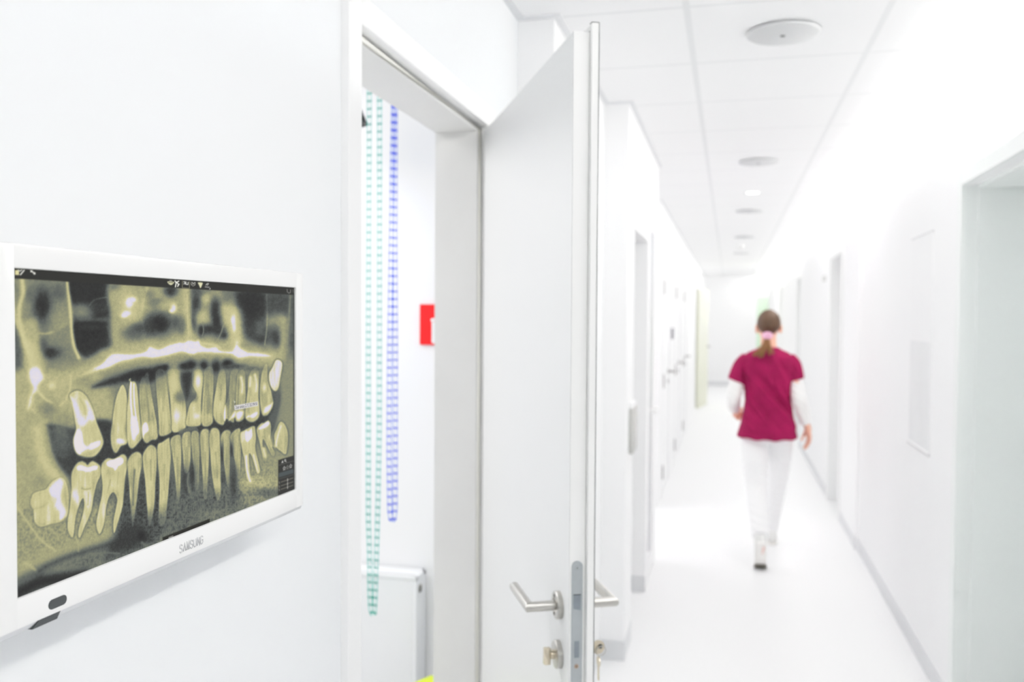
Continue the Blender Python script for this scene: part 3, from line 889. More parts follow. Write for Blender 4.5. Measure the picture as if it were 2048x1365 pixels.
    poly([(300, 770), (400, 757), (520, 752), (540, 800), (400, 815), (310, 830)], .42, 9, .6)
    # --- air between the jaws
    poly([(93, 848), (150, 856), (185, 840), (225, 842), (262, 862), (300, 858), (325, 850), (345, 848), (400, 836), (450, 832), (500, 820), (540, 795), (560, 770), (561, 800), (553, 835), (545, 862), (512, 858),
          (480, 864), (440, 872), (400, 875), (345, 882), (325, 895), (280, 915), (240, 925), (205, 940), (150, 948), (140, 975), (122, 945), (106, 912), (98, 880)], .17, 4)
    blob(125, 885, 22, 30, .34, .75); blob(200, 885, 10, 18, .18, .7); blob(120, 860, 16, 10, .4, .6)
    # ramus of the lower jaw
    poly([(28, 850), (80, 830), (94, 850), (98, 885), (112, 925), (140, 968), (142, 1010), (100, 1060), (30, 1060)], .6, 5)
    stroke([(76, 860), (82, 905), (100, 940), (128, 962)], 15, .74, 8, .9); stroke([(95, 870), (104, 915), (125, 950)], 7, .55, 4, .7)
    blob(50, 940, 22, 60, .56, .6); blob(80, 965, 14, 12, .5, .7)
    # bone below the teeth
    poly([(32, 1040), (140, 1010), (240, 960), (345, 930), (460, 905), (560, 900), (590, 920), (590, 985), (440, 1040), (260, 1105), (130, 1165), (32, 1195)], .34, 8)
    poly([(32, 1030), (150, 1020), (245, 1000), (235, 1060), (200, 1100), (100, 1130), (32, 1150)], .53, 10)
    poly([(245, 960), (335, 950), (345, 1010), (320, 1070), (260, 1105), (225, 1110), (232, 1060)], .2, 10, .9)
    poly([(350, 985), (470, 950), (475, 1000), (350, 1060)], .3, 10, .8)
    poly([(478, 900), (560, 895), (588, 905), (588, 940), (556, 985), (500, 1010), (478, 960)], .52, 8)
    blob(520, 965, 40, 12, .62, .8); blob(535, 985, 26, 8, .26, .8); blob(500, 1000, 22, 12, .45, .7); blob(425, 1030, 30, 12, .42, .6)
    # trabecular texture
    tb = np.abs(vnoise(4.2, 5.0, 21)) + .6 * np.abs(vnoise(2.2, 2.6, 22))
    region = 1 / (1 + np.exp(-(Y - (985 - .16 * (X - 150))) / 12.0)); region *= 1 / (1 + np.exp((X - 560) / 6.0))
    I[:] = I + region * (.30 - tb) * .30
    I[:] = I + (1 - region) * (vnoise(5, 5, 23) * .05)
    # lower border of the jaw
    stroke([(30, 1150), (70, 1125), (120, 1108), (175, 1085), (220, 1068)], 24, .6, 10, .85)
    stroke([(78, 1143), (105, 1128), (145, 1112), (190, 1098), (235, 1085)], 10, .16, 7, .9)
    stroke([(95, 1150), (130, 1138), (160, 1138), (185, 1146)], 12, .5, 7, .8)
    stroke([(33, 1190), (80, 1165), (130, 1158), (170, 1150)], 22, .06, 9); stroke([(33, 1165), (70, 1148)], 12, .28, 8, .8)
    poly([(240, 1060), (275, 1050), (300, 1080), (240, 1105), (215, 1115)], .14, 9, .8)
    stroke([(50, 1125), (72, 1140)], 4, .66, 3); stroke([(180, 1108), (215, 1106), (240, 1108)], 2, .42, 2)
    stroke([(34, 1012), (58, 1048), (85, 1082), (112, 1102)], 3.4, .68, 2); stroke([(98, 1056), (110, 1066), (117, 1074)], 2.5, .62, 2); stroke([(153, 1072), (158, 1090), (158, 1102)], 2.2, .62, 1.6)
    blob(284, 1073, 7, 10, .06)
    stroke([(285, 1085), (300, 1098)], 3, .4, 3)
    # --- upper teeth
    for pts, va in [
        ([(140, 790), (156, 782), (172, 792), (184, 815), (192, 840), (205, 874), (207, 888), (198, 905), (185, 914), (165, 912), (152, 902), (148, 880), (153, 858), (149, 830), (145, 805)], .74),
        ([(243, 772), (250, 776), (255, 800), (258, 840), (256, 882), (248, 890), (242, 893), (233, 906), (225, 896), (222, 872), (226, 840), (232, 800)], .70),
        ([(261, 768), (272, 767), (277, 800), (281, 840), (286, 870), (277, 886), (265, 897), (257, 887), (255, 850), (257, 800)], .72),
        ([(282, 760), (289, 752), (296, 745), (300, 770), (308, 815), (316, 862), (314, 878), (304, 880), (294, 886), (286, 875), (283, 840), (279, 790)], .66),
        ([(312.5, 743), (329, 742), (335, 778), (342, 837), (344, 863), (320, 871), (318, 837), (313, 778)], .66),
        ([(337, 740), (359, 742), (362, 771), (369, 793), (372.5, 822), (372, 855), (347, 864), (344, 837), (340, 786), (337, 756)], .70),
        ([(386, 743), (402, 740), (406, 757), (403, 793), (402.5, 822), (402, 849), (375, 852), (375, 830), (381, 808), (394, 790), (385, 768)], .70),
        ([(410, 739), (426, 739), (426, 808), (425, 846), (405, 850), (405, 808), (408, 764)], .60),
        ([(438, 745), (445, 739), (451, 749), (452, 808), (449, 846), (439, 848), (429, 837), (427, 815), (432, 779)], .66),
        ([(463, 742), (476, 742), (472, 793), (470, 822), (468, 844), (460, 841), (452, 837), (450, 840), (451, 814), (457, 793), (460, 760)], .58),
        ([(477, 746), (489, 742), (491, 779), (492, 822), (488, 837), (477, 843), (471, 834), (473, 779)], .60),
        ([(497, 757), (505, 739), (517, 742), (517, 793), (520, 815), (518, 834), (505, 844), (492, 837), (492, 815), (496, 779)], .66),
        ([(523, 749), (533, 727), (536, 757), (543, 786), (547, 805), (541, 822), (533, 831), (524, 827), (520, 793)], .66),
        ([(545, 735), (553, 720), (564, 727), (560, 757), (556, 779), (548, 781), (540, 768), (538, 749)], .90)]:
        tooth(pts, va, fade=None if pts[0][0] in (140, 243, 261, 545) else (max(p[1] for p in pts) - 62, min(p[1] for p in pts) - 14))
    for a in ((142, 1),):
        poly([(142, 796), (152, 800), (164, 828), (172, 838), (175, 820), (170, 800), (180, 808), (190, 838), (178, 842), (170, 852), (158, 850), (150, 828)], .96, 3, .9)
    stroke([(160, 797), (168, 812), (171, 828)], 2.5, .6, 2)
    poly([(150, 872), (156, 859), (163, 864), (166, 876), (168, 888), (176, 894), (182, 888), (200, 882), (199, 892), (186, 900), (172, 906), (160, 910), (152, 902), (148, 885)], 1.08, 2)
    poly([(163, 906), (176, 898), (184, 900), (198, 895), (190, 908), (178, 914), (165, 913)], .62, 3, .8)
    blob(242, 884, 9, 5, .96); blob(240, 880, 6, 3, .98); blob(238, 825, 4, 30, .8, .7)
    stroke([(262, 765), (262, 800), (265, 842)], 3, 1.05, 1); stroke([(268, 768), (269, 805), (273, 838)], 2.4, 1.02, 1); stroke([(261, 762), (259, 760), (261, 758)], 1.2, .9, 1)
    poly([(263, 835), (273, 836), (279, 862), (273, 872), (267, 880), (263, 862)], 1.03, 2)
    poly([(285, 856), (288, 847), (294, 846), (297, 854), (297, 862), (290, 868), (287, 876)], 1.05, 1.6)
    stroke([(291, 770), (296, 805), (299, 840)], 2, .48, 2); stroke([(328, 780), (328, 800), (327, 822)], 2.2, .5, 2, .7)
    blob(347, 765, 11, 24, .78, .8); blob(354, 832, 7, 12, .97); blob(354, 828, 14, 22, .84, .4); blob(396, 762, 6, 14, .98); blob(395, 764, 11, 24, .86, .4); blob(394, 832, 6, 5, .97); blob(394, 832, 12, 12, .84, .5)
    blob(360, 795, 10, 12, .34, .8); blob(386, 795, 9, 9, .3, .8); poly([(366, 745), (384, 745), (382, 775), (374, 800), (366, 775), (362, 755)], .1, 5, .9)
    stroke([(416, 770), (418, 800), (417, 825)], 3, .42, 3, .8); stroke([(443, 770), (441, 800)], 2.5, .48, 2.5, .8); blob(455, 800, 4, 16, .3, .6)
    for s_ in ([(482, 755), (485, 770), (484, 785)], [(510, 750), (513, 765), (512, 782)], [(501, 755), (500, 772)]):
        stroke(s_, 4, .94, 2.5)
    poly([(449, 816), (451, 812), (452, 836), (449, 842), (447, 832)], .98, 1.5)
    poly([(470, 822), (472, 826), (470, 834), (462, 838), (458, 841), (462, 834), (467, 826)], .97, 2); poly([(473, 826), (480, 822), (487, 824), (484, 834), (477, 840), (473, 834)], .95, 2)
    poly([(500, 832), (508, 826), (515, 824), (514, 830), (506, 836)], 1.0, 1.5); poly([(493, 836), (497, 830), (501, 833)], .94, 1.5)
    poly([(527, 825), (530, 815), (538, 810), (546, 805), (542, 817), (533, 826)], .96, 2); blob(529, 775, 4, 8, .94, .8)
    poly([(545, 786), (552, 783), (559, 778), (557, 815), (546, 855), (541, 858), (536, 840), (545, 822), (548, 805)], .28, 2.5)
    poly([(559, 775), (562, 790), (560, 830), (549, 866), (556, 900), (588, 905), (588, 730), (572, 735)], .5, 5, .8)
    # small bright piece between the incisors
    poly([(361, 860), (385, 853), (394, 855), (394, 864), (362, 870)], .36, 2, .9)
    # --- lower teeth
    low = [
        ([(147, 939), (155, 927), (163.5, 923), (171, 926), (176, 930), (181, 925), (187, 923), (199, 930), (203.5, 939), (202, 950), (194, 968), (188, 994), (182, 1026), (169, 1056), (160.6, 1076), (158, 1063), (169, 1019), (168, 997), (160.6, 1006), (152, 1036), (147, 1074), (138, 1063), (137, 1041), (141.6, 1004), (144.5, 982), (143.5, 953)], .74, None),
        ([(204.6, 928), (216, 917), (228, 919), (237, 914), (246, 909), (254, 915), (255.5, 931), (251.4, 953), (249, 982), (246, 1012), (238, 1041), (229.5, 1066), (228.5, 1041), (234, 1012), (235, 997), (228, 985), (219, 994), (212, 1019), (208, 1050), (200, 1068), (194, 1048), (199, 1019), (205, 990), (206, 968), (203.5, 946)], .72, None),
        ([(256, 924), (262, 911), (274, 904), (284, 911), (284, 931), (279, 960), (275, 997), (269, 1040), (266, 1052), (262, 1012), (259, 968), (256.6, 941)], .68, (1000, 1055)),
        ([(287, 909), (295, 895), (304, 890), (314, 900), (314.4, 924), (311.5, 968), (310, 1004), (305, 1038), (299, 1050), (294, 1000), (291, 960), (287, 928)], .70, (1010, 1055)),
        ([(316, 891), (326, 884), (336.6, 876.6), (340, 880), (342.5, 906), (341, 935), (336, 1001), (331, 1045), (319, 1045), (320, 972), (316.5, 920)], .72, (1000, 1050)),
        ([(343, 877), (362, 872), (363, 913), (362, 957), (361, 994), (354, 1008), (352.7, 972), (348, 928), (344, 901)], .64, (960, 1010)),
        ([(365, 871.5), (382, 866), (382, 906), (380.6, 931), (376, 945), (370, 943), (367, 913)], .62, None),
        ([(384, 866), (398, 866), (399.6, 899), (399, 942), (398, 979), (392, 979), (389, 942), (385, 906)], .58, (930, 985)),
        ([(402, 864), (418.6, 862), (418.6, 906), (417, 950), (415, 994), (408, 994), (406, 950), (402.5, 906)], .62, (950, 1000)),
        ([(421, 862), (438, 860.5), (441, 899), (442, 950), (442, 990), (435, 1000), (427, 964), (421.6, 913)], .66, (970, 1005)),
        ([(443.5, 869), (452, 860.5), (460, 862), (462.6, 871), (461, 891), (460, 942), (460, 980), (454, 964), (448, 920), (443, 888)], .62, (940, 985)),
        ([(463, 869), (474, 858), (481.6, 863), (481.6, 913), (480, 950), (476, 957), (470, 920), (463, 885)], .60, (920, 960)),
        ([(481.6, 868), (488, 862), (496, 857), (509.5, 853), (512, 876), (511, 896), (518, 928), (521, 942), (515, 945), (505, 913), (498, 910), (501, 957), (495, 957), (490, 920), (484.6, 898)], .68, (930, 965)),
        ([(514, 859), (522.6, 847), (530, 846), (537, 841), (541.7, 850), (541.7, 866), (540, 885), (550, 905), (545, 912), (534, 890), (527, 878), (526, 892), (534, 918), (528, 920), (520, 886)], .64, (895, 925)),
        ([(549, 872), (554, 858), (561, 844), (569.5, 849), (576, 869), (573, 906), (563, 903), (553, 893)], .64, None)]
    for pts, va, fd in low:
        tooth(pts, va, fade=fd)
    poly([(155, 934), (162, 930.5), (176, 935), (190, 932), (196, 933), (194, 939), (184, 942), (175, 944), (165, 941), (156, 940)], 1.06, 1.4)
    blob(150, 990, 6, 12, .94, .9); blob(156, 1000, 4, 12, .95, .8); blob(178, 1000, 5, 18, .94, .9)
    stroke([(165, 977), (172, 979), (182, 977)], 2, .46, 2); stroke([(178, 985), (177, 1010)], 1.3, .55, 1.2)
    poly([(215, 924), (228, 919), (240, 915), (247, 919), (246, 927), (238, 932), (235, 936), (231, 941), (227, 936), (216, 932)], 1.06, 1.4)
    blob(208, 1020, 4, 22, .9, .8); stroke([(222, 960), (216, 985)], 1.5, .55, 1.5); stroke([(238, 945), (236, 968)], 1.6, .58, 1.5)
    stroke([(270, 940), (268, 970), (267, 1010)], 2.2, .28, 2); stroke([(302, 920), (303, 960)], 1.6, .5, 2); stroke([(330, 930), (329, 980)], 1.5, .56, 2)
    for s_ in ([(355, 915), (356, 970)], [(411, 905), (412, 960)], [(432, 905), (435, 955)], [(453, 895), (454, 935)], [(391, 900), (392, 935)], [(374, 895), (374, 930)]):
        stroke(s_, 1.5, .46, 2, .8)
    blob(371, 962, 7, 26, .16, .8); blob(385, 950, 6, 24, .14, .85); blob(464, 900, 4, 14, .14, .8); blob(468, 965, 7, 36, .16, .8); blob(445, 905, 3, 20, .12, .8); blob(447, 955, 4, 14, .2, .7)
    stroke([(378, 946), (376, 965), (380, 985)], 2, .46, 2)
    poly([(491, 863), (498, 862), (503.6, 857), (505, 872), (500, 880), (495, 884), (491, 878)], 1.0, 1.4); poly([(483, 868), (489, 864), (490, 878), (484, 884)], .9, 2, .8)
    stroke([(493, 912), (495, 940), (501, 962)], 5, .96, 2); stroke([(508, 910), (513, 930), (517, 944)], 3, .92, 2)
    poly([(518, 856), (526, 849), (534, 843), (539, 844), (538, 850), (530, 856), (519, 859)], 1.0, 1.4); stroke([(528, 898), (531, 912)], 5, .92, 2.5, .9); stroke([(539, 872), (544, 892)], 3, .86, 2, .8)
    stroke([(562, 852), (556, 872), (552, 892)], 4, .95, 2.5)
    # impacted wisdom tooth, lower left
    tooth([(63, 1000), (68, 988), (80, 983), (93, 979), (100, 970), (108, 962), (121, 956), (131, 962), (137, 982), (138.6, 1012), (134, 1034), (122, 1044), (100, 1049), (83, 1054), (71, 1044), (68, 1020), (63, 1012)], .72, out=.3)
    poly([(98, 980), (104, 971), (111, 964), (122, 957.5), (128, 966), (124, 982), (122.5, 997), (125.5, 1009), (133, 1022), (128, 1038), (120, 1040), (119, 1024), (111, 1012), (114, 998), (103, 991)], .98, 3)
    stroke([(70, 1018), (85, 1014), (95, 1006)], 3, .56, 3, .7); stroke([(102, 1050), (120, 1046), (133, 1036)], 2, .5, 2)
    # grain
    for _ in range(1):
        I[1:-1, 1:-1] = .5 * I[1:-1, 1:-1] + .125 * (I[:-2, 1:-1] + I[2:, 1:-1] + I[1:-1, :-2] + I[1:-1, 2:])
    I[:] += rng.normal(0, .012, I.shape) + vnoise(1.6, 1.6, 31) * .05
    I[:] = (I - .46) * 1.12 + .46
    stops = np.array([0, .12, .27, .42, .58, .70, .82, .92, 1.0, 1.1])
    cols = np.array([(44, 44, 44), (58, 59, 58), (90, 95, 92), (119, 123, 109), (157, 156, 121), (186, 181, 138), (199, 194, 150), (208, 203, 186), (207, 204, 222), (220, 213, 214)], float)
    Ic = np.clip(I, 0, 1.1)
    C = np.stack([np.interp(Ic, stops, cols[:, k]) for k in range(3)], -1)
    # --- interface bars, icons and panels
    def fill(pts, rgb, soft=.8, alpha=1.0, smooth=False):
        P = cr(pts) if smooth else np.array(pts, float)
        ix = box_idx(P, 4)
        sd = seg_dist(X[ix], Y[ix], P, True)
        m = (alpha / (1 + np.exp(np.clip(sd / (soft * .5), -30, 30))))[:, None]
        C[ix] = C[ix] * (1 - m) + np.array(rgb, float) * m
    def dline(pts, wd, rgb, alpha=1.0, soft=.7):
        P = np.array(pts, float)
        ix = box_idx(P, wd + 3)
        d = seg_dist(X[ix], Y[ix], P, False) - wd / 2
        m = (alpha / (1 + np.exp(np.clip(d / (soft * .5), -30, 30))))[:, None]
        C[ix] = C[ix] * (1 - m) + np.array(rgb, float) * m
    bar = (52, 52, 50)
    fill([(15, 530), (600, 570), (600, 591), (15, 557)], bar)
    cream, wht = (214, 212, 176), (222, 222, 214)
    fill([(30, 541), (38, 541.5), (38, 551), (30, 550.5)], (214, 208, 160)); dline([(36, 541), (40, 543), (43.5, 540.5)], 1.8, wht); dline([(41, 550), (48, 541.5)], 2.4, wht)
    dline([(62.5, 543), (69, 547.5)], 2.2, wht); fill([(60.5, 541), (65, 541.5), (64, 545), (61, 545)], wht); fill([(66.5, 546), (69, 545.4), (71, 547), (70, 550), (67.5, 549.5)], wht)
    fill([(335, 563.5), (347, 564.5), (346, 568), (341.5, 570.5), (336.5, 568)], cream, .8, 1, True); dline([(337, 565.6), (345, 566.2)], .8, bar); dline([(339, 561.8), (343, 562)], 1, wht)
    for a, b in (((349.5, 562.5), (352, 566)), ((352, 566), (357, 562.8)), ((353, 565), (356, 569)), ((350.5, 574), (351.5, 568.5)), ((355, 573), (357.5, 569))):
        dline([a, b], 2.4, wht)
    dline([(364.2, 563), (364.2, 576), (378.4, 577), (378.4, 564)], .9, (150, 148, 120))
    for a in ([(367, 564), (370, 564.3), (369, 566.3), (371, 568), (367.2, 568.2)], [(371.5, 564.5), (371.5, 569.2), (375.6, 569.6), (375.8, 565.2)]):
        dline(a, 1.5, wht)
    dline([(381.5, 566), (382, 570), (385.8, 572.6), (389.6, 570.5), (390, 566.5)], .9, (170, 170, 160)); dline([(383.5, 565.3), (386, 567.5), (389.5, 565.6)], 1.1, wht); dline([(382.5, 568.8), (389.2, 569.2)], .8, (170, 170, 160))
    fill([(395.5, 565.5), (404.5, 566), (403.5, 571), (400.5, 576.5), (397.5, 571)], cream, .8, 1, True)
    dline([(411.5, 570.5), (414, 567.3)], 1.2, wht); dline([(414.5, 570.6), (416.5, 567.4)], 1.2, wht); dline([(410.2, 574.2), (417.6, 575)], 2.2, (170, 170, 168), .8); fill([(418, 578.8), (420.3, 578.8), (420, 576.2)], wht)
    dline([(573.5, 579), (573.8, 584), (577, 586.5), (580, 585.5), (580.5, 580)], 1, (150, 150, 146)); dline([(585.5, 580), (586, 585)], 1, (150, 150, 146))
    fill([(326.5, 1075), (420.5, 1037.5), (420.5, 1048), (326.5, 1086)], (46, 46, 42)); dline([(339, 1075.5), (347, 1072.5)], 1.4, (200, 200, 196))
    fill([(557, 920), (592, 909.5), (592, 985), (557, 995)], (56, 56, 54))
    dline([(558, 930.5), (588, 921.5)], .7, (104, 104, 100)); dline([(558, 958), (588, 949)], .7, (90, 90, 88))
    fill([(558, 946), (588, 937.5), (588, 946), (558, 955)], (84, 92, 94), .8, .8)
    for y in (0, 7.6, 14.6):
        dline([(563, 964 + y), (588, 955.5 + y)], 1.4, (118, 116, 106)); dline([(576, 957.5 + y), (576, 962 + y)], 1.6, (170, 170, 164)); dline([(559.2, 963.6 + y), (559.8, 966.8 + y)], 1.4, (130, 130, 126))
    fill([(563.5, 926), (565.6, 920.5), (567.5, 925)], (206, 206, 202)); dline([(569.5, 920.5), (570.5, 918.6), (572, 919), (572, 921), (570, 922.3), (569.5, 920.5)], .9, (206, 206, 202)); dline([(571.6, 921.8), (573, 923.6)], 1, (206, 206, 202))
    for cx, cy, cc in ((569.2, 936.6, 200), (575.6, 934.6, 140), (582.0, 932.2, 200)):
        st_ = []
        for k in range(11):
            a = math.pi / 2 + k * math.pi / 5; r = 4.0 if k % 2 == 0 else 2.0
            st_.append((cx + .62 * r * math.cos(a), cy - r * math.sin(a) - .18 * r * math.cos(a)))
        dline(st_, .8, (cc, cc, cc - 4))
    fill([(585.8, 570), (594, 570), (594, 990), (587.6, 990)], (62, 64, 62), .9, .9)
    # tooltip box and pointer
    fill([(468.6, 811), (515.8, 802.8), (516, 811.6), (469.6, 820.4)], (206, 204, 204))
    fill([(467.8, 801.5), (471, 804), (469.8, 806.2)], (222, 224, 206)); dline([(471, 805), (472.2, 808)], .8, (70, 70, 60), .7)
    # to linear
    c = np.clip(C, 0, 255) / 255.0
    lin = np.where(c <= .04045, c / 12.92, ((c + .055) / 1.055) ** 2.4)
    # mesh
    y = SY0 + u * (SY1 - SY0); z = SZ0 + v * (SZ1 - SZ0)
    co = np.stack([np.full_like(y, SX), y, z], -1).reshape(-1, 3).astype(np.float32)
    idx = np.arange(NX * NY).reshape(NY, NX)
    q = np.stack([idx[:-1, :-1], idx[:-1, 1:], idx[1:, 1:], idx[1:, :-1]], -1).reshape(-1, 4)
    me = bpy.data.meshes.new('display')
    me.vertices.add(len(co)); me.vertices.foreach_set('co', co.ravel())
    me.loops.add(q.size); me.loops.foreach_set('vertex_index', q.ravel().astype(np.int32))
    me.polygons.add(len(q)); me.polygons.foreach_set('loop_start', np.arange(0, q.size, 4, dtype=np.int32))
    me.update(calc_edges=True)
    at = me.color_attributes.new('picture', 'FLOAT_COLOR', 'POINT')
    rgba = np.concatenate([lin, np.ones(lin.shape[:2] + (1,))], -1).reshape(-1).astype(np.float32)
    at.data.foreach_set('color', rgba)
    return me

def screen_mat():
    m, N, L, b = new_mat('display picture')
    a = N.new('ShaderNodeVertexColor'); a.layer_name = 'picture'
    nz = N.new('ShaderNodeTexNoise'); nz.inputs['Scale'].default_value = 2500
    tc = N.new('ShaderNodeTexCoord'); L.new(tc.outputs['Object'], nz.inputs['Vector'])
    mr = N.new('ShaderNodeMapRange'); mr.inputs['To Min'].default_value = .93; mr.inputs['To Max'].default_value = 1.07
    L.new(nz.outputs['Fac'], mr.inputs['Value'])
    mx = N.new('ShaderNodeVectorMath'); mx.operation = 'SCALE'
    L.new(a.outputs['Color'], mx.inputs[0]); L.new(mr.outputs['Result'], mx.inputs['Scale'])
    b.inputs['Base Color'].default_value = (0.004, .004, .004, 1)
    b.inputs['Roughness'].default_value = 0.55
    b.inputs['Specular IOR Level'].default_value = 0.05
    L.new(mx.outputs[0], b.inputs['Emission Color'])
    b.inputs['Emission Strength'].default_value = 1.0
    return m
M_screen = screen_mat()
disp = link('display', xray(), M_screen, mon)
M_tip = emit_mat('tooltip ink', (92, 92, 96), 1.0)
tm = text_mesh('Datum akvizice: 22. 05. 2022 09:47:00', .0056, .00004, .62)
# tooltip box on the glass spans y .966-1.017 or so
def on_screen(px, py):
    Hm = homography([(25, 537), (588, 576), (590, 978), (33, 1198)], [(0, 1), (1, 1), (1, 0), (0, 0)])
    r = Hm @ np.array([px, py, 1.0]); r /= r[2]
    return SY0 + r[0] * (SY1 - SY0), SZ0 + r[1] * (SZ1 - SZ0)
a_, b_ = on_screen(469.2, 815.6), on_screen(515.6, 807.2)
xs = [v.co.x for v in tm.vertices]
k_ = (b_[0] - a_[0]) * .93 / (max(xs) - min(xs))
for v in tm.vertices: v.co.x *= k_
place_yz(tm, SX + .0004, (a_[0] + b_[0]) / 2, (a_[1] + b_[1]) / 2)
link('tooltip_text', tm, M_tip, disp)

# ------------------------------------------------------------------ ceiling fittings
def vent(y, x, label, first=[None]):
    if first[0] is None:
        r = thing('ceiling_vent', label, 'ceiling vent', (x, y, ZC), 0, 'round ceiling vents', False); r['_w'] = 0
        MB().lathe([(0, -.016), (.108, -.015), (.116, -.010), (.117, -.006), (.090, -.004), (.090, 0), (0, 0)], (0, 0, 0), 'Z', 56).build('plate', M_vent, r, angle=40)
        MB().lathe([(0, -.0185), (.007, -.018), (.009, -.0155), (0, -.0155)], (0, 0, 0), 'Z', 20).build('screw', M_ventdot, r, angle=40)
        first[0] = r
        return r
    s = first[0]; r = s.copy(); COL.objects.link(r); r.matrix_basis = Matrix.Translation((x, y, ZC)); r['label'] = label
    for c in s.children:
        d = c.copy(); COL.objects.link(d); d.parent = r
    return r
for y, lab in ((3.005, 'nearest and largest-looking round grey ceiling vent'), (5.43, 'second round grey ceiling vent from the near end'), (7.90, 'third round grey ceiling vent, just past the bright ceiling patch'),
               (10.38, 'fourth round grey ceiling vent along the corridor'), (12.95, 'most distant round grey ceiling vent')):
    vent(y, .160, lab)
dn = thing('downlight', 'small lit downlight in the ceiling between second and third vents', 'lamp', (.159, 6.77, ZC))
MB().lathe([(.05, -.004), (.062, -.004), (.064, 0), (.05, 0)], (.159, 6.77, ZC), 'Z', 32).build('rim', M_white, dn, angle=40)
MB().lathe([(0, -.003), (.05, -.003), (.05, 0), (0, 0)], (.159, 6.77, ZC), 'Z', 32).build('diffuser', M_down, dn)
sm = thing('smoke_detector', 'small white smoke detector between the two farthest vents', 'smoke detector', (.144, 11.63, ZC))
MB().lathe([(0, -.045), (.03, -.043), (.045, -.03), (.052, -.012), (.055, 0), (0, 0)], (.144, 11.63, ZC), 'Z', 32).build('housing', M_white, sm, smooth=True)
MB().lathe([(0, -.0475), (.012, -.047), (.014, -.043), (0, -.043)], (.144, 11.63, ZC), 'Z', 20).build('sensor', M_vent, sm, smooth=True)

# light strip along the right ceiling edge
cv = thing('cove_light', 'long glowing light strip where the right wall meets the ceiling', 'light strip', (RW - .03, 8.5, ZC - .03))
MB().prism([(RW - .002, ZC - .066), (RW - .016, ZC - .068), (RW - .034, ZC - .056), (RW - .050, ZC - .034), (RW - .058, ZC - .003), (RW - .002, ZC - .003)], -2.9, YF - .05, 'XZ').build('diffuser', M_strip, cv)
MB().prism([(RW - .062, ZC - .003), (RW, ZC - .003), (RW, ZC), (RW - .062, ZC)], -2.9, YF - .05, 'XZ').build('channel', M_white, cv)

# ------------------------------------------------------------------ small wall fittings
hp = thing('access_panel', 'flush white access panel on the right wall before the near doorway frame', 'wall panel', (RW, 4.28, .955))
MB().box(RW - .003, RW, 4.065, 4.505, .958, 1.915).build('panel', M_panelwhite, hp)
fb = MB().box(RW - .003, RW, 4.055, 4.065, .952, 1.921).box(RW - .003, RW, 4.505, 4.515, .952, 1.921).box(RW - .005, RW, 4.055, 4.515, 1.915, 1.921).box(RW - .007, RW, 4.055, 4.515, .951, .958)
fb.build('frame', M_panelwhite, hp)
M_gap = mat('hatch gap', (206, 206, 207), .6)
MB().box(RW - .0075, RW, 4.055, 4.515, .944, .951).build('gap', M_gap, hp)
MB().box(RW - .0055, RW, 4.055, 4.515, 1.921, 1.926).build('gap', M_gap, hp)
MB().box(RW - .0032, RW, 4.07, 4.50, .962, 1.44).build('notice', mat('pale notice', (234, 235, 236), .6), hp)
gb = thing('wall_mounted_dispenser', 'grey flat dispenser box on the left wall beside the recessed doorway', 'dispenser', (L3, 4.03, .915))
MB().box(L3, L3 + .022, 3.945, 4.105, .915, 1.125, .004).build('housing', M_graybox, gb, angle=40)
MB().box(L3, L3 + .018, 3.948, 4.102, 1.125, 1.150, .004).build('lid', M_walltop, gb, angle=40)
dp = thing('door_sign', 'tiny dark sign plate on the left wall between first and second doors', 'sign', (L4, 8.70, 1.34))
MB().box(L4, L4 + .012, 8.60, 8.80, 1.33, 1.44, .002).build('plate', mat('dark plate', (86, 80, 96), .5), dp)
ws = thing('wall_sensor', 'tiny pale sensor high on the right wall past the second doorway', 'sensor', (RW - .016, 8.3, 1.88))
MB().box(RW - .028, RW - .016, 8.20, 8.40, 1.88, 1.93, .003).build('housing', M_graybox, ws, angle=40)
MB().lathe([(0, 0), (.012, 0), (.010, .006), (0, .008)], (RW - .028, 8.30, 1.905), '-X', 16).build('lens', M_white, ws, smooth=True)

# ------------------------------------------------------------------ the walking woman (seen from behind)
def loft(mb, secs, seg=36, power=2.3):
    """closed loft of horizontal super-elliptic sections (cx, cy, z, rx, ry)"""
    t = bmesh.new(); rings = []
    for cx_, cy_, z, rx, ry in secs:
        ring = []
        for k in range(seg):
            a = 2 * math.pi * k / seg
            c, s = math.cos(a), math.sin(a)
            ring.append(t.verts.new((cx_ + rx * math.copysign(abs(c) ** (2 / power), c), cy_ + ry * math.copysign(abs(s) ** (2 / power), s), z)))
        rings.append(ring)
    for A, B in zip(rings, rings[1:]):
        for k in range(seg):
            t.faces.new((A[k], A[(k + 1) % seg], B[(k + 1) % seg], B[k]))
    t.faces.new(rings[0][::-1]); t.faces.new(rings[-1])
    bmesh.ops.recalc_face_normals(t, faces=t.faces)
    return mb._add(t)

def dense(pts, rads, n=28):
    P = np.array(pts, float); R = np.array(rads, float)
    m = len(P); out = []; ro = []
    for i in range(m - 1):
        p0 = P[max(i - 1, 0)]; p1 = P[i]; p2 = P[i + 1]; p3 = P[min(i + 2, m - 1)]
        k = max(2, n // (m - 1))
        for t in np.arange(k) / k:
            out.append(.5 * (2 * p1 + (p2 - p0) * t + (2 * p0 - 5 * p1 + 4 * p2 - p3) * t * t + (3 * p1 - p0 - 3 * p2 + p3) * t ** 3))
            ro.append(R[i] * (1 - t) + R[i + 1] * t)
    out.append(P[-1]); ro.append(R[-1])
    return [tuple(p) for p in out], [float(r) for r in ro]

def limb(mb, pts, rads, seg=20, n=28):
    p, r = dense(pts, rads, n)
    return mb.tube(p, r, seg)

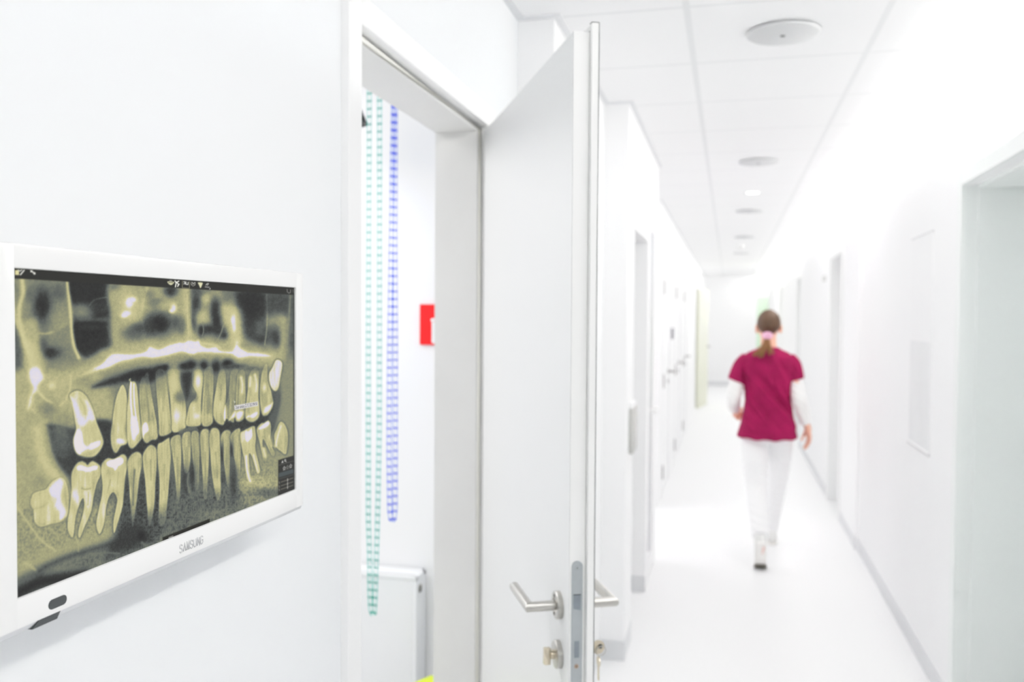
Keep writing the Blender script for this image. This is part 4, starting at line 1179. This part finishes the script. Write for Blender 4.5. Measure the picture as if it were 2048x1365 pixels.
def fuse(mb, name, m, parent=None, voxel=.006, smooth_it=4, deform=None):
    """merge all shapes into one continuous skin"""
    me = bpy.data.meshes.new('f'); mb.bm.to_mesh(me); mb.bm.free()
    o = bpy.data.objects.new('f', me); COL.objects.link(o)
    r = o.modifiers.new('r', 'REMESH'); r.mode = 'VOXEL'; r.voxel_size = voxel
    s = o.modifiers.new('s', 'SMOOTH'); s.factor = .5; s.iterations = smooth_it
    out = evaluated(o)
    bpy.data.objects.remove(o); bpy.data.meshes.remove(me)
    out.name = name
    if deform:
        n = len(out.vertices)
        co = np.empty(n * 3, np.float32); out.vertices.foreach_get('co', co); co = co.reshape(-1, 3).astype(float)
        no = np.empty(n * 3, np.float32); out.vertices.foreach_get('normal', no); no = no.reshape(-1, 3)
        co = deform(co, no)
        out.vertices.foreach_set('co', co.astype(np.float32).ravel())
    out.materials.clear()
    return link(name, out, m, parent, smooth=True)

def hand(mb, wrist, d, nrm, curl, thumb_sign=1, scale=1.0):
    """palm, four unequal bent fingers and a thumb leaving the side of the palm"""
    W = Vector(wrist); d = Vector(d).normalized(); n = Vector(nrm); n = (n - d * n.dot(d)).normalized()
    t = d.cross(n).normalized() * thumb_sign
    s = scale
    R = Matrix((t, d, n)).transposed().to_4x4()
    mb.ellipsoid(W + d * .045 * s, (.037 * s, .054 * s, .0155 * s), 20, 14, R)
    mb.tube([W - d * .02 * s, W + d * .02 * s], [.021 * s, .024 * s], 14)
    for k, (off, ln) in enumerate(((-.027, .060), (-.009, .074), (.010, .080), (.028, .071))):
        p = W + d * (.070 if k not in (0,) else .064) * s + t * off * s
        pts = [p - d * .02 * s, p]
        a = 0
        for j, fr in enumerate((.42, .32, .26)):
            a += curl * (.8, 1.1, .7)[j]
            p = p + (d * math.cos(a) + n * math.sin(a)) * ln * fr * s
            pts.append(p)
        mb.tube(pts, [.0088 * s, .0088 * s, .0082 * s, .0076 * s, .0064 * s], 10)
        mb.ellipsoid(pts[-1], (.0064 * s,) * 3, 10, 8)
    b = W + d * .020 * s + t * .022 * s + n * .004 * s
    q1 = b + (t * .62 + d * .75 + n * .25).normalized() * .034 * s
    q2 = q1 + (t * .22 + d * .9 + n * .45).normalized() * .028 * s
    q3 = q2 + (d * .9 + n * .5).normalized() * .022 * s
    mb.tube([b - t * .01 * s, b, q1, q2, q3], [.012 * s, .0125 * s, .0100 * s, .0088 * s, .0068 * s], 10)
    mb.ellipsoid(q3, (.0068 * s,) * 3, 10, 8)

HX, HY = .250, 5.835
bm_ = MB()
loft(bm_, [(.25, 5.83, .74, .13, .10), (.25, 5.83, .82, .150, .110), (.25, 5.82, .90, .140, .105), (.25, 5.82, 1.00, .118, .090), (.248, 5.81, 1.10, .128, .095),
           (.247, 5.805, 1.20, .142, .098), (.247, 5.80, 1.27, .145, .085), (.247, 5.80, 1.315, .110, .06), (.249, 5.805, 1.335, .055, .05)], 32, 2.2)
limb(bm_, [(.249, 5.800, 1.28), (.250, 5.808, 1.36), (.250, 5.835, 1.44)], [.060, .050, .048])
bm_.ellipsoid((HX, HY, 1.507), (.0705, .090, .091)); bm_.ellipsoid((HX, HY + .045, 1.445), (.054, .058, .062)); bm_.ellipsoid((HX, HY + .078, 1.402), (.022, .020, .018))
limb(bm_, [(HX, HY + .088, 1.487), (HX, HY + .108, 1.455), (HX, HY + .098, 1.447)], [.008, .012, .009], 12, 10)
bm_.ellipsoid((HX, HY + .094, 1.424), (.022, .010, .007)); bm_.ellipsoid((HX, HY + .090, 1.416), (.019, .010, .006))
for s in (-1, 1):
    bm_.ellipsoid((HX + s * .030, HY + .086, 1.503), (.017, .008, .006)); bm_.ellipsoid((HX + s * .040, HY + .070, 1.450), (.020, .020, .022))
    bm_.ellipsoid((HX + s * .0755, HY + .002, 1.472), (.0095, .019, .031)); bm_.ellipsoid((HX + s * .079, HY - .008, 1.484), (.007, .012, .019))
# legs
limb(bm_, [(.170, 5.825, .83), (.178, 5.77, .62), (.185, 5.72, .44), (.193, 5.57, .33), (.200, 5.44, .215)], [.078, .066, .050, .047, .032])
limb(bm_, [(.332, 5.840, .83), (.334, 5.925, .62), (.328, 6.00, .44), (.314, 6.06, .28), (.298, 6.125, .09)], [.078, .066, .049, .046, .032])
limb(bm_, [(.201, 5.437, .200), (.204, 5.452, .11), (.206, 5.495, .045), (.206, 5.555, .030)], [.032, .034, .032, .020])
limb(bm_, [(.298, 6.115, .060), (.300, 6.18, .055), (.302, 6.27, .042), (.304, 6.33, .034)], [.034, .036, .032, .020])
# arms
limb(bm_, [(.130, 5.80, 1.258), (.070, 5.792, 1.17), (.038, 5.775, 1.035), (.040, 5.87, .965), (.047, 5.965, .925)], [.046, .038, .034, .031, .023])
limb(bm_, [(.368, 5.80, 1.258), (.412, 5.79, 1.17), (.437, 5.76, 1.03), (.466, 5.785, .94), (.494, 5.805, .855)], [.050, .042, .034, .031, .022])
hand(bm_, (.497, 5.807, .842), (.14, .07, -1), (-1, -.25, 0), .30, 1, .98)
hand(bm_, (.049, 5.985, .917), (.10, 1, -.32), (.75, 0, -.6), .85, -1, .98)
person = fuse(bm_, 'person', M_skin, None, .0045, 3)
tag(person, 'woman in burgundy top and white trousers walking away down the corridor', 'person')

eyes = None
for s in (-1, 1):
    MB().ellipsoid((HX + s * .030, HY + .0835, 1.492), (.0125, .0095, .0075), 16, 10).build('eye', M_eye, person, smooth=True)
MB().ellipsoid((HX, HY + .0985, 1.4205), (.020, .0075, .0085), 16, 10).build('lips', M_lip, person, smooth=True)

# hair pulled back into a low ponytail
hb_ = MB()
t_ = bmesh.new(); bmesh.ops.create_uvsphere(t_, u_segments=40, v_segments=28, radius=1.0)
for v in t_.verts:
    x, y, z = v.co
    P = Vector((HX + x * .0760, HY - .006 + y * .0945, 1.506 + z * .0945))
    if P.z < 1.485:                       # gather towards the tie at the nape
        k = min(1, (1.485 - P.z) / .075)
        f = 1 - .42 * k
        P.x = .246 + (P.x - .246) * f
        P.y = 5.80 + (P.y - 5.80) * (1 - .35 * k)
    if P.y > HY + .03:                    # hairline lifts above the face
        P.z = max(P.z, 1.535 + (P.y - HY - .03) * .25)
    v.co = P
me_ = bpy.data.meshes.new('hair'); t_.to_mesh(me_); t_.free()
link('hair', me_, M_hair, person, smooth=True)
tail = MB(); rr = random.Random(5)
TX, TY, TZ = .238, 5.722, 1.430
for i in range(26):
    u_ = rr.random()
    if i < 16:
        e = (.140 + .07 * u_, 5.672 + .012 * rr.random(), 1.322 - .018 * rr.random() - .02 * u_)
    elif i < 22:
        e = (.262 + .016 * u_, 5.672 + .01 * rr.random(), 1.312 + .02 * rr.random())
    else:
        e = (.190 + .07 * u_, 5.670 + .01 * rr.random(), 1.298 + .02 * rr.random())
    m_ = (TX + (e[0] - TX) * .42, 5.694 + .006 * rr.random(), TZ - (TZ - e[2]) * .62)
    limb(tail, [(TX + .012 * (rr.random() - .5), TY, TZ), m_, e], [.011, .0085, .0028], 8, 12)
tail.build('ponytail', M_hairtail, person, smooth=True)
sc_ = MB()
for i in range(10):
    a = 2 * math.pi * i / 10
    sc_.ellipsoid((TX + .021 * math.cos(a), TY - .004 + .006 * math.sin(a), TZ + .002 + .013 * math.sin(a)), (.0135, .013, .0115), 12, 8)
sc_.build('scrunchie', M_tie, person, smooth=True)

# burgundy scrub top with folds pressed into the cloth
tp = MB()
loft(tp, [(.247, 5.815, .772, .186, .132), (.247, 5.815, .800, .182, .130), (.250, 5.815, .86, .170, .126), (.252, 5.815, .93, .157, .120), (.250, 5.812, 1.01, .146, .112), (.248, 5.808, 1.09, .149, .114),
          (.246, 5.803, 1.17, .158, .116), (.246, 5.80, 1.24, .166, .112), (.247, 5.798, 1.29, .160, .098), (.248, 5.798, 1.322, .128, .078), (.250, 5.800, 1.345, .074, .062), (.250, 5.803, 1.356, .062, .058)], 44, 2.5)
limb(tp, [(.135, 5.80, 1.265), (.092, 5.796, 1.225), (.050, 5.790, 1.128)], [.066, .066, .060], 24)
limb(tp, [(.360, 5.80, 1.270), (.395, 5.796, 1.235), (.420, 5.790, 1.146)], [.064, .061, .054], 24)
folds = [((.19, 1.16), (.41, .92), .030, .015), ((.16, 1.02), (.31, .84), .022, .007), ((.33, 1.10), (.405, .99), .018, .010), ((.30, 1.29), (.36, 1.18), .02, .006), ((.13, 1.20), (.15, 1.02), .014, .006),
         ((.385, 1.24), (.43, 1.18), .012, .003), ((.09, .93), (.15, .86), .014, .006), ((.30, 1.03), (.44, .86), .016, .006), ((.12, .99), (.20, .90), .014, .005), ((.085, 1.24), (.10, 1.13), .012, .007), ((.26, 1.20), (.30, 1.05), .016, .004)]
def cloth_folds(co, no):
    w = np.clip(-no[:, 1], 0, 1) ** .5
    for (ax_, az_), (bx_, bz_), wd, dep in folds:
        e = np.array([bx_ - ax_, bz_ - az_]); L2_ = e @ e
        t = np.clip(((co[:, 0] - ax_) * e[0] + (co[:, 2] - az_) * e[1]) / L2_, 0, 1)
        dx = co[:, 0] - ax_ - t * e[0]; dz = co[:, 2] - az_ - t * e[1]
        d2 = dx * dx + dz * dz
        g_ = np.exp(-d2 / wd ** 2 * 1.6) * (.35 + .65 * np.sin(np.pi * np.clip(t, .05, .95)))
        sgn = np.exp(-((dx * e[1] - dz * e[0]) / np.sqrt(L2_) - wd * 1.1) ** 2 / wd ** 2 * 1.6)
        co = co - no * (g_ * w * dep * 1.7)[:, None] + no * (sgn * w * dep * .9 * (d2 < (3 * wd) ** 2))[:, None]
    # a wavy hem that dips at the back
    k = np.clip((.86 - co[:, 2]) / .09, 0, 1)
    co[:, 2] += k * (.010 * np.cos((co[:, 0] - .25) * 9) * -1 + .004 * np.sin(co[:, 0] * 60))
    co[:, 0] += k * k * np.sign(co[:, 0] - .25) * .006
    return co
fuse(tp, 'scrub_top', M_scrub, person, .0065, 3, cloth_folds)
# white long sleeves under the top
la = MB(); limb(la, [(.066, 5.791, 1.160), (.058, 5.788, 1.13), (.037, 5.774, 1.035), (.037, 5.86, .970), (.045, 5.955, .931)], [.044, .050, .048, .044, .033], 22, 40)
wr_ = lambda co, no: co + no * (.0025 * np.sin(co[:, 2] * 150 + co[:, 0] * 90) * np.sin(co[:, 1] * 60))[:, None]
fuse(la, 'sleeve', M_sleeve, person, .006, 3, wr_)
ra = MB(); limb(ra, [(.416, 5.791, 1.172), (.420, 5.789, 1.14), (.437, 5.760, 1.03), (.463, 5.783, .945), (.489, 5.801, .868)], [.040, .045, .047, .043, .032], 22, 40)
fuse(ra, 'sleeve', M_sleeve, person, .006, 3, wr_)
# white trousers
pt = MB()
loft(pt, [(.25, 5.83, .735, .145, .108), (.25, 5.83, .80, .166, .120), (.25, 5.825, .90, .152, .112)], 36, 2.4)
limb(pt, [(.168, 5.828, .80), (.176, 5.775, .62), (.185, 5.720, .44), (.192, 5.585, .335), (.201, 5.440, .205)], [.088, .081, .066, .061, .050], 24, 48)
limb(pt, [(.332, 5.842, .80), (.332, 5.925, .62), (.325, 6.00, .44), (.312, 6.06, .28), (.299, 6.118, .090)], [.088, .080, .064, .054, .042], 24, 48)
def trouser_folds(co, no):
    f = .0030 * np.sin(co[:, 2] * 115 + 14 * np.sin(co[:, 0] * 22)) * np.exp(-((co[:, 2] - .56) / .13) ** 2) + .003 * np.sin(co[:, 2] * 150 + co[:, 0] * 40) * np.exp(-((co[:, 2] - .28) / .09) ** 2)
    return co + no * f[:, None]
fuse(pt, 'trousers', M_trousers, person, .0065, 3, trouser_folds)

def clip_ground(co, no):
    co[:, 2] = np.maximum(co[:, 2], .012)
    return co
# trailing left shoe standing on its toe, leading right shoe flat
sh = MB(); limb(sh, [(.200, 5.440, .222), (.203, 5.428, .165), (.205, 5.455, .095), (.206, 5.498, .046), (.206, 5.560, .032)], [.036, .040, .040, .036, .024], 22)
s1 = fuse(sh, 'shoe', M_shoe, person, .005, 3, clip_ground)
def sole_strip(name, path, widths, thick, m, parent):
    t = bmesh.new(); n = len(path); up, lo = [], []
    for i in range(n):
        p = Vector(path[i]); d = (Vector(path[min(i + 1, n - 1)]) - Vector(path[max(i - 1, 0)])).normalized()
        nn = Vector((1, 0, 0)).cross(d).normalized()      # from the tread into the foot
        w = widths[i]
        up.append((t.verts.new(p + Vector((-w, 0, 0)) + nn * thick), t.verts.new(p + Vector((w, 0, 0)) + nn * thick)))
        lo.append((t.verts.new(p + Vector((-w, 0, 0))), t.verts.new(p + Vector((w, 0, 0)))))
    for i in range(n - 1):
        t.faces.new((up[i][0], up[i][1], up[i + 1][1], up[i + 1][0])); t.faces.new((lo[i][0], lo[i + 1][0], lo[i + 1][1], lo[i][1]))
        t.faces.new((up[i][0], up[i + 1][0], lo[i + 1][0], lo[i][0])); t.faces.new((up[i][1], lo[i][1], lo[i + 1][1], up[i + 1][1]))
    t.faces.new((up[0][0], lo[0][0], lo[0][1], up[0][1])); t.faces.new((up[-1][0], up[-1][1], lo[-1][1], lo[-1][0]))
    bmesh.ops.recalc_face_normals(t, faces=t.faces)
    mb = MB(); mb._add(t)
    return mb.build(name, m, parent, angle=50)
pth, wds_ = dense([(.203, 5.376, .186), (.204, 5.392, .130), (.205, 5.424, .070), (.205, 5.470, .018), (.206, 5.510, .001), (.206, 5.585, .001)], [.022, .030, .034, .040, .040, .022], 25)
sole_strip('sole', pth, wds_, .014, M_sole, s1)
pd, wd_ = dense([(.205, 5.446, .036), (.205, 5.466, .016), (.206, 5.505, -.0005 + .001), (.206, 5.55, .0006)], [.030, .037, .038, .030], 12)
sole_strip('toe_tread', [(a, b - .002, c + .0002) for a, b, c in pd], wd_, .004, M_soledark, s1)
MB().tube([(.224, 5.386, .176), (.219, 5.390, .150), (.212, 5.404, .112)], [.006, .009, .005], 8).build('stripe', M_pinkstripe, s1, smooth=True)
sh2 = MB(); limb(sh2, [(.298, 6.105, .100), (.298, 6.108, .055), (.300, 6.18, .050), (.302, 6.27, .042), (.304, 6.335, .034)], [.036, .041, .042, .039, .026], 22)
s2 = fuse(sh2, 'shoe', M_shoe, person, .005, 3, clip_ground)
pth, wds_ = dense([(.298, 6.064, .001), (.299, 6.10, .001), (.301, 6.20, .001), (.303, 6.30, .001), (.304, 6.362, .001)], [.020, .038, .037, .040, .018], 24)
sole_strip('sole', pth, wds_, .016, M_sole, s2)

# ------------------------------------------------------------------ camera
F, CXp, CYp = 1725.0, 1024.0, 682.5
psi, pit, rol = 0.24637, -0.02787, 0.00618
fw = Vector((-math.sin(psi) * math.cos(pit), math.cos(psi) * math.cos(pit), math.sin(pit)))
rt = Vector((math.cos(psi), math.sin(psi), 0)); up = rt.cross(fw)
rt2 = rt * math.cos(rol) + up * math.sin(rol); up2 = -rt * math.sin(rol) + up * math.cos(rol)
cam = bpy.data.cameras.new('camera'); co_ = bpy.data.objects.new('camera', cam); COL.objects.link(co_)
co_.matrix_world = Matrix(((rt2.x, up2.x, -fw.x, 0), (rt2.y, up2.y, -fw.y, 0), (rt2.z, up2.z, -fw.z, 1.54), (0, 0, 0, 1)))
cam.sensor_fit = 'HORIZONTAL'; cam.sensor_width = 36.0
cam.lens = F * 36.0 / 2048.0
cam.clip_start = .02; cam.clip_end = 100
cam.dof.use_dof = True
cam.dof.focus_distance = 0.96
cam.dof.aperture_fstop = 4.8
sc.camera = co_

# ------------------------------------------------------------------ light
def area(name, loc, rot, sx, sy, power, col=(1, 1, 1)):
    l = bpy.data.lights.new(name, 'AREA'); l.shape = 'RECTANGLE'; l.size = sx; l.size_y = sy; l.energy = power; l.color = col
    o = bpy.data.objects.new(name, l); COL.objects.link(o); o.location = loc; o.rotation_euler = rot
    return o
area('bay_light', (-2.4, 6.25, 2.44), (0, 0, 0), 1.6, .9, 17, (1, 1, 1))
area('room_light', (-2.1, 2.05, 2.44), (0, 0, 0), 1.4, .9, 27, (1, .992, .98))
for y_, p_ in ((3.4, 2.0), (5.8, 2.2), (8.2, 1.8), (11.5, 1.0), (16.0, 6.2)):
    area('corridor_fill', (.15, y_, 2.46), (0, 0, 0), .8, .8, p_, (1, 1, 1))  # unseen fill lamps added to brighten the corridor, no fixtures there

w = bpy.data.worlds.new('World'); sc.world = w; w.use_nodes = True
bg = w.node_tree.nodes['Background']
bg.inputs['Color'].default_value = (1, .995, .985, 1); bg.inputs['Strength'].default_value = .60

sc.view_settings.view_transform = 'Standard'
sc.view_settings.look = 'None'
sc.view_settings.exposure = 0.05
# gentle highlight shoulder, like the photograph's bright exposure
sc.view_settings.use_curve_mapping = True
cm = sc.view_settings.curve_mapping
cm.use_clip = False
cm.extend = 'HORIZONTAL'
cv_ = cm.curves[3]
cv_.points[0].location = (0, 0); cv_.points[1].location = (1.0, 1.0)
for p_ in ((.3, .31), (.55, .59), (.8, .84), (.93, .925)):
    cv_.points.new(*p_)
cm.update()
sc.cycles.use_denoising = True
sc.cycles.adaptive_threshold = 0.045
sc.cycles.max_bounces = 12
sc.cycles.diffuse_bounces = 8
sc.cycles.sample_clamp_indirect = 8
for o in list(bpy.data.objects):
    if '_w' in o: del o['_w']
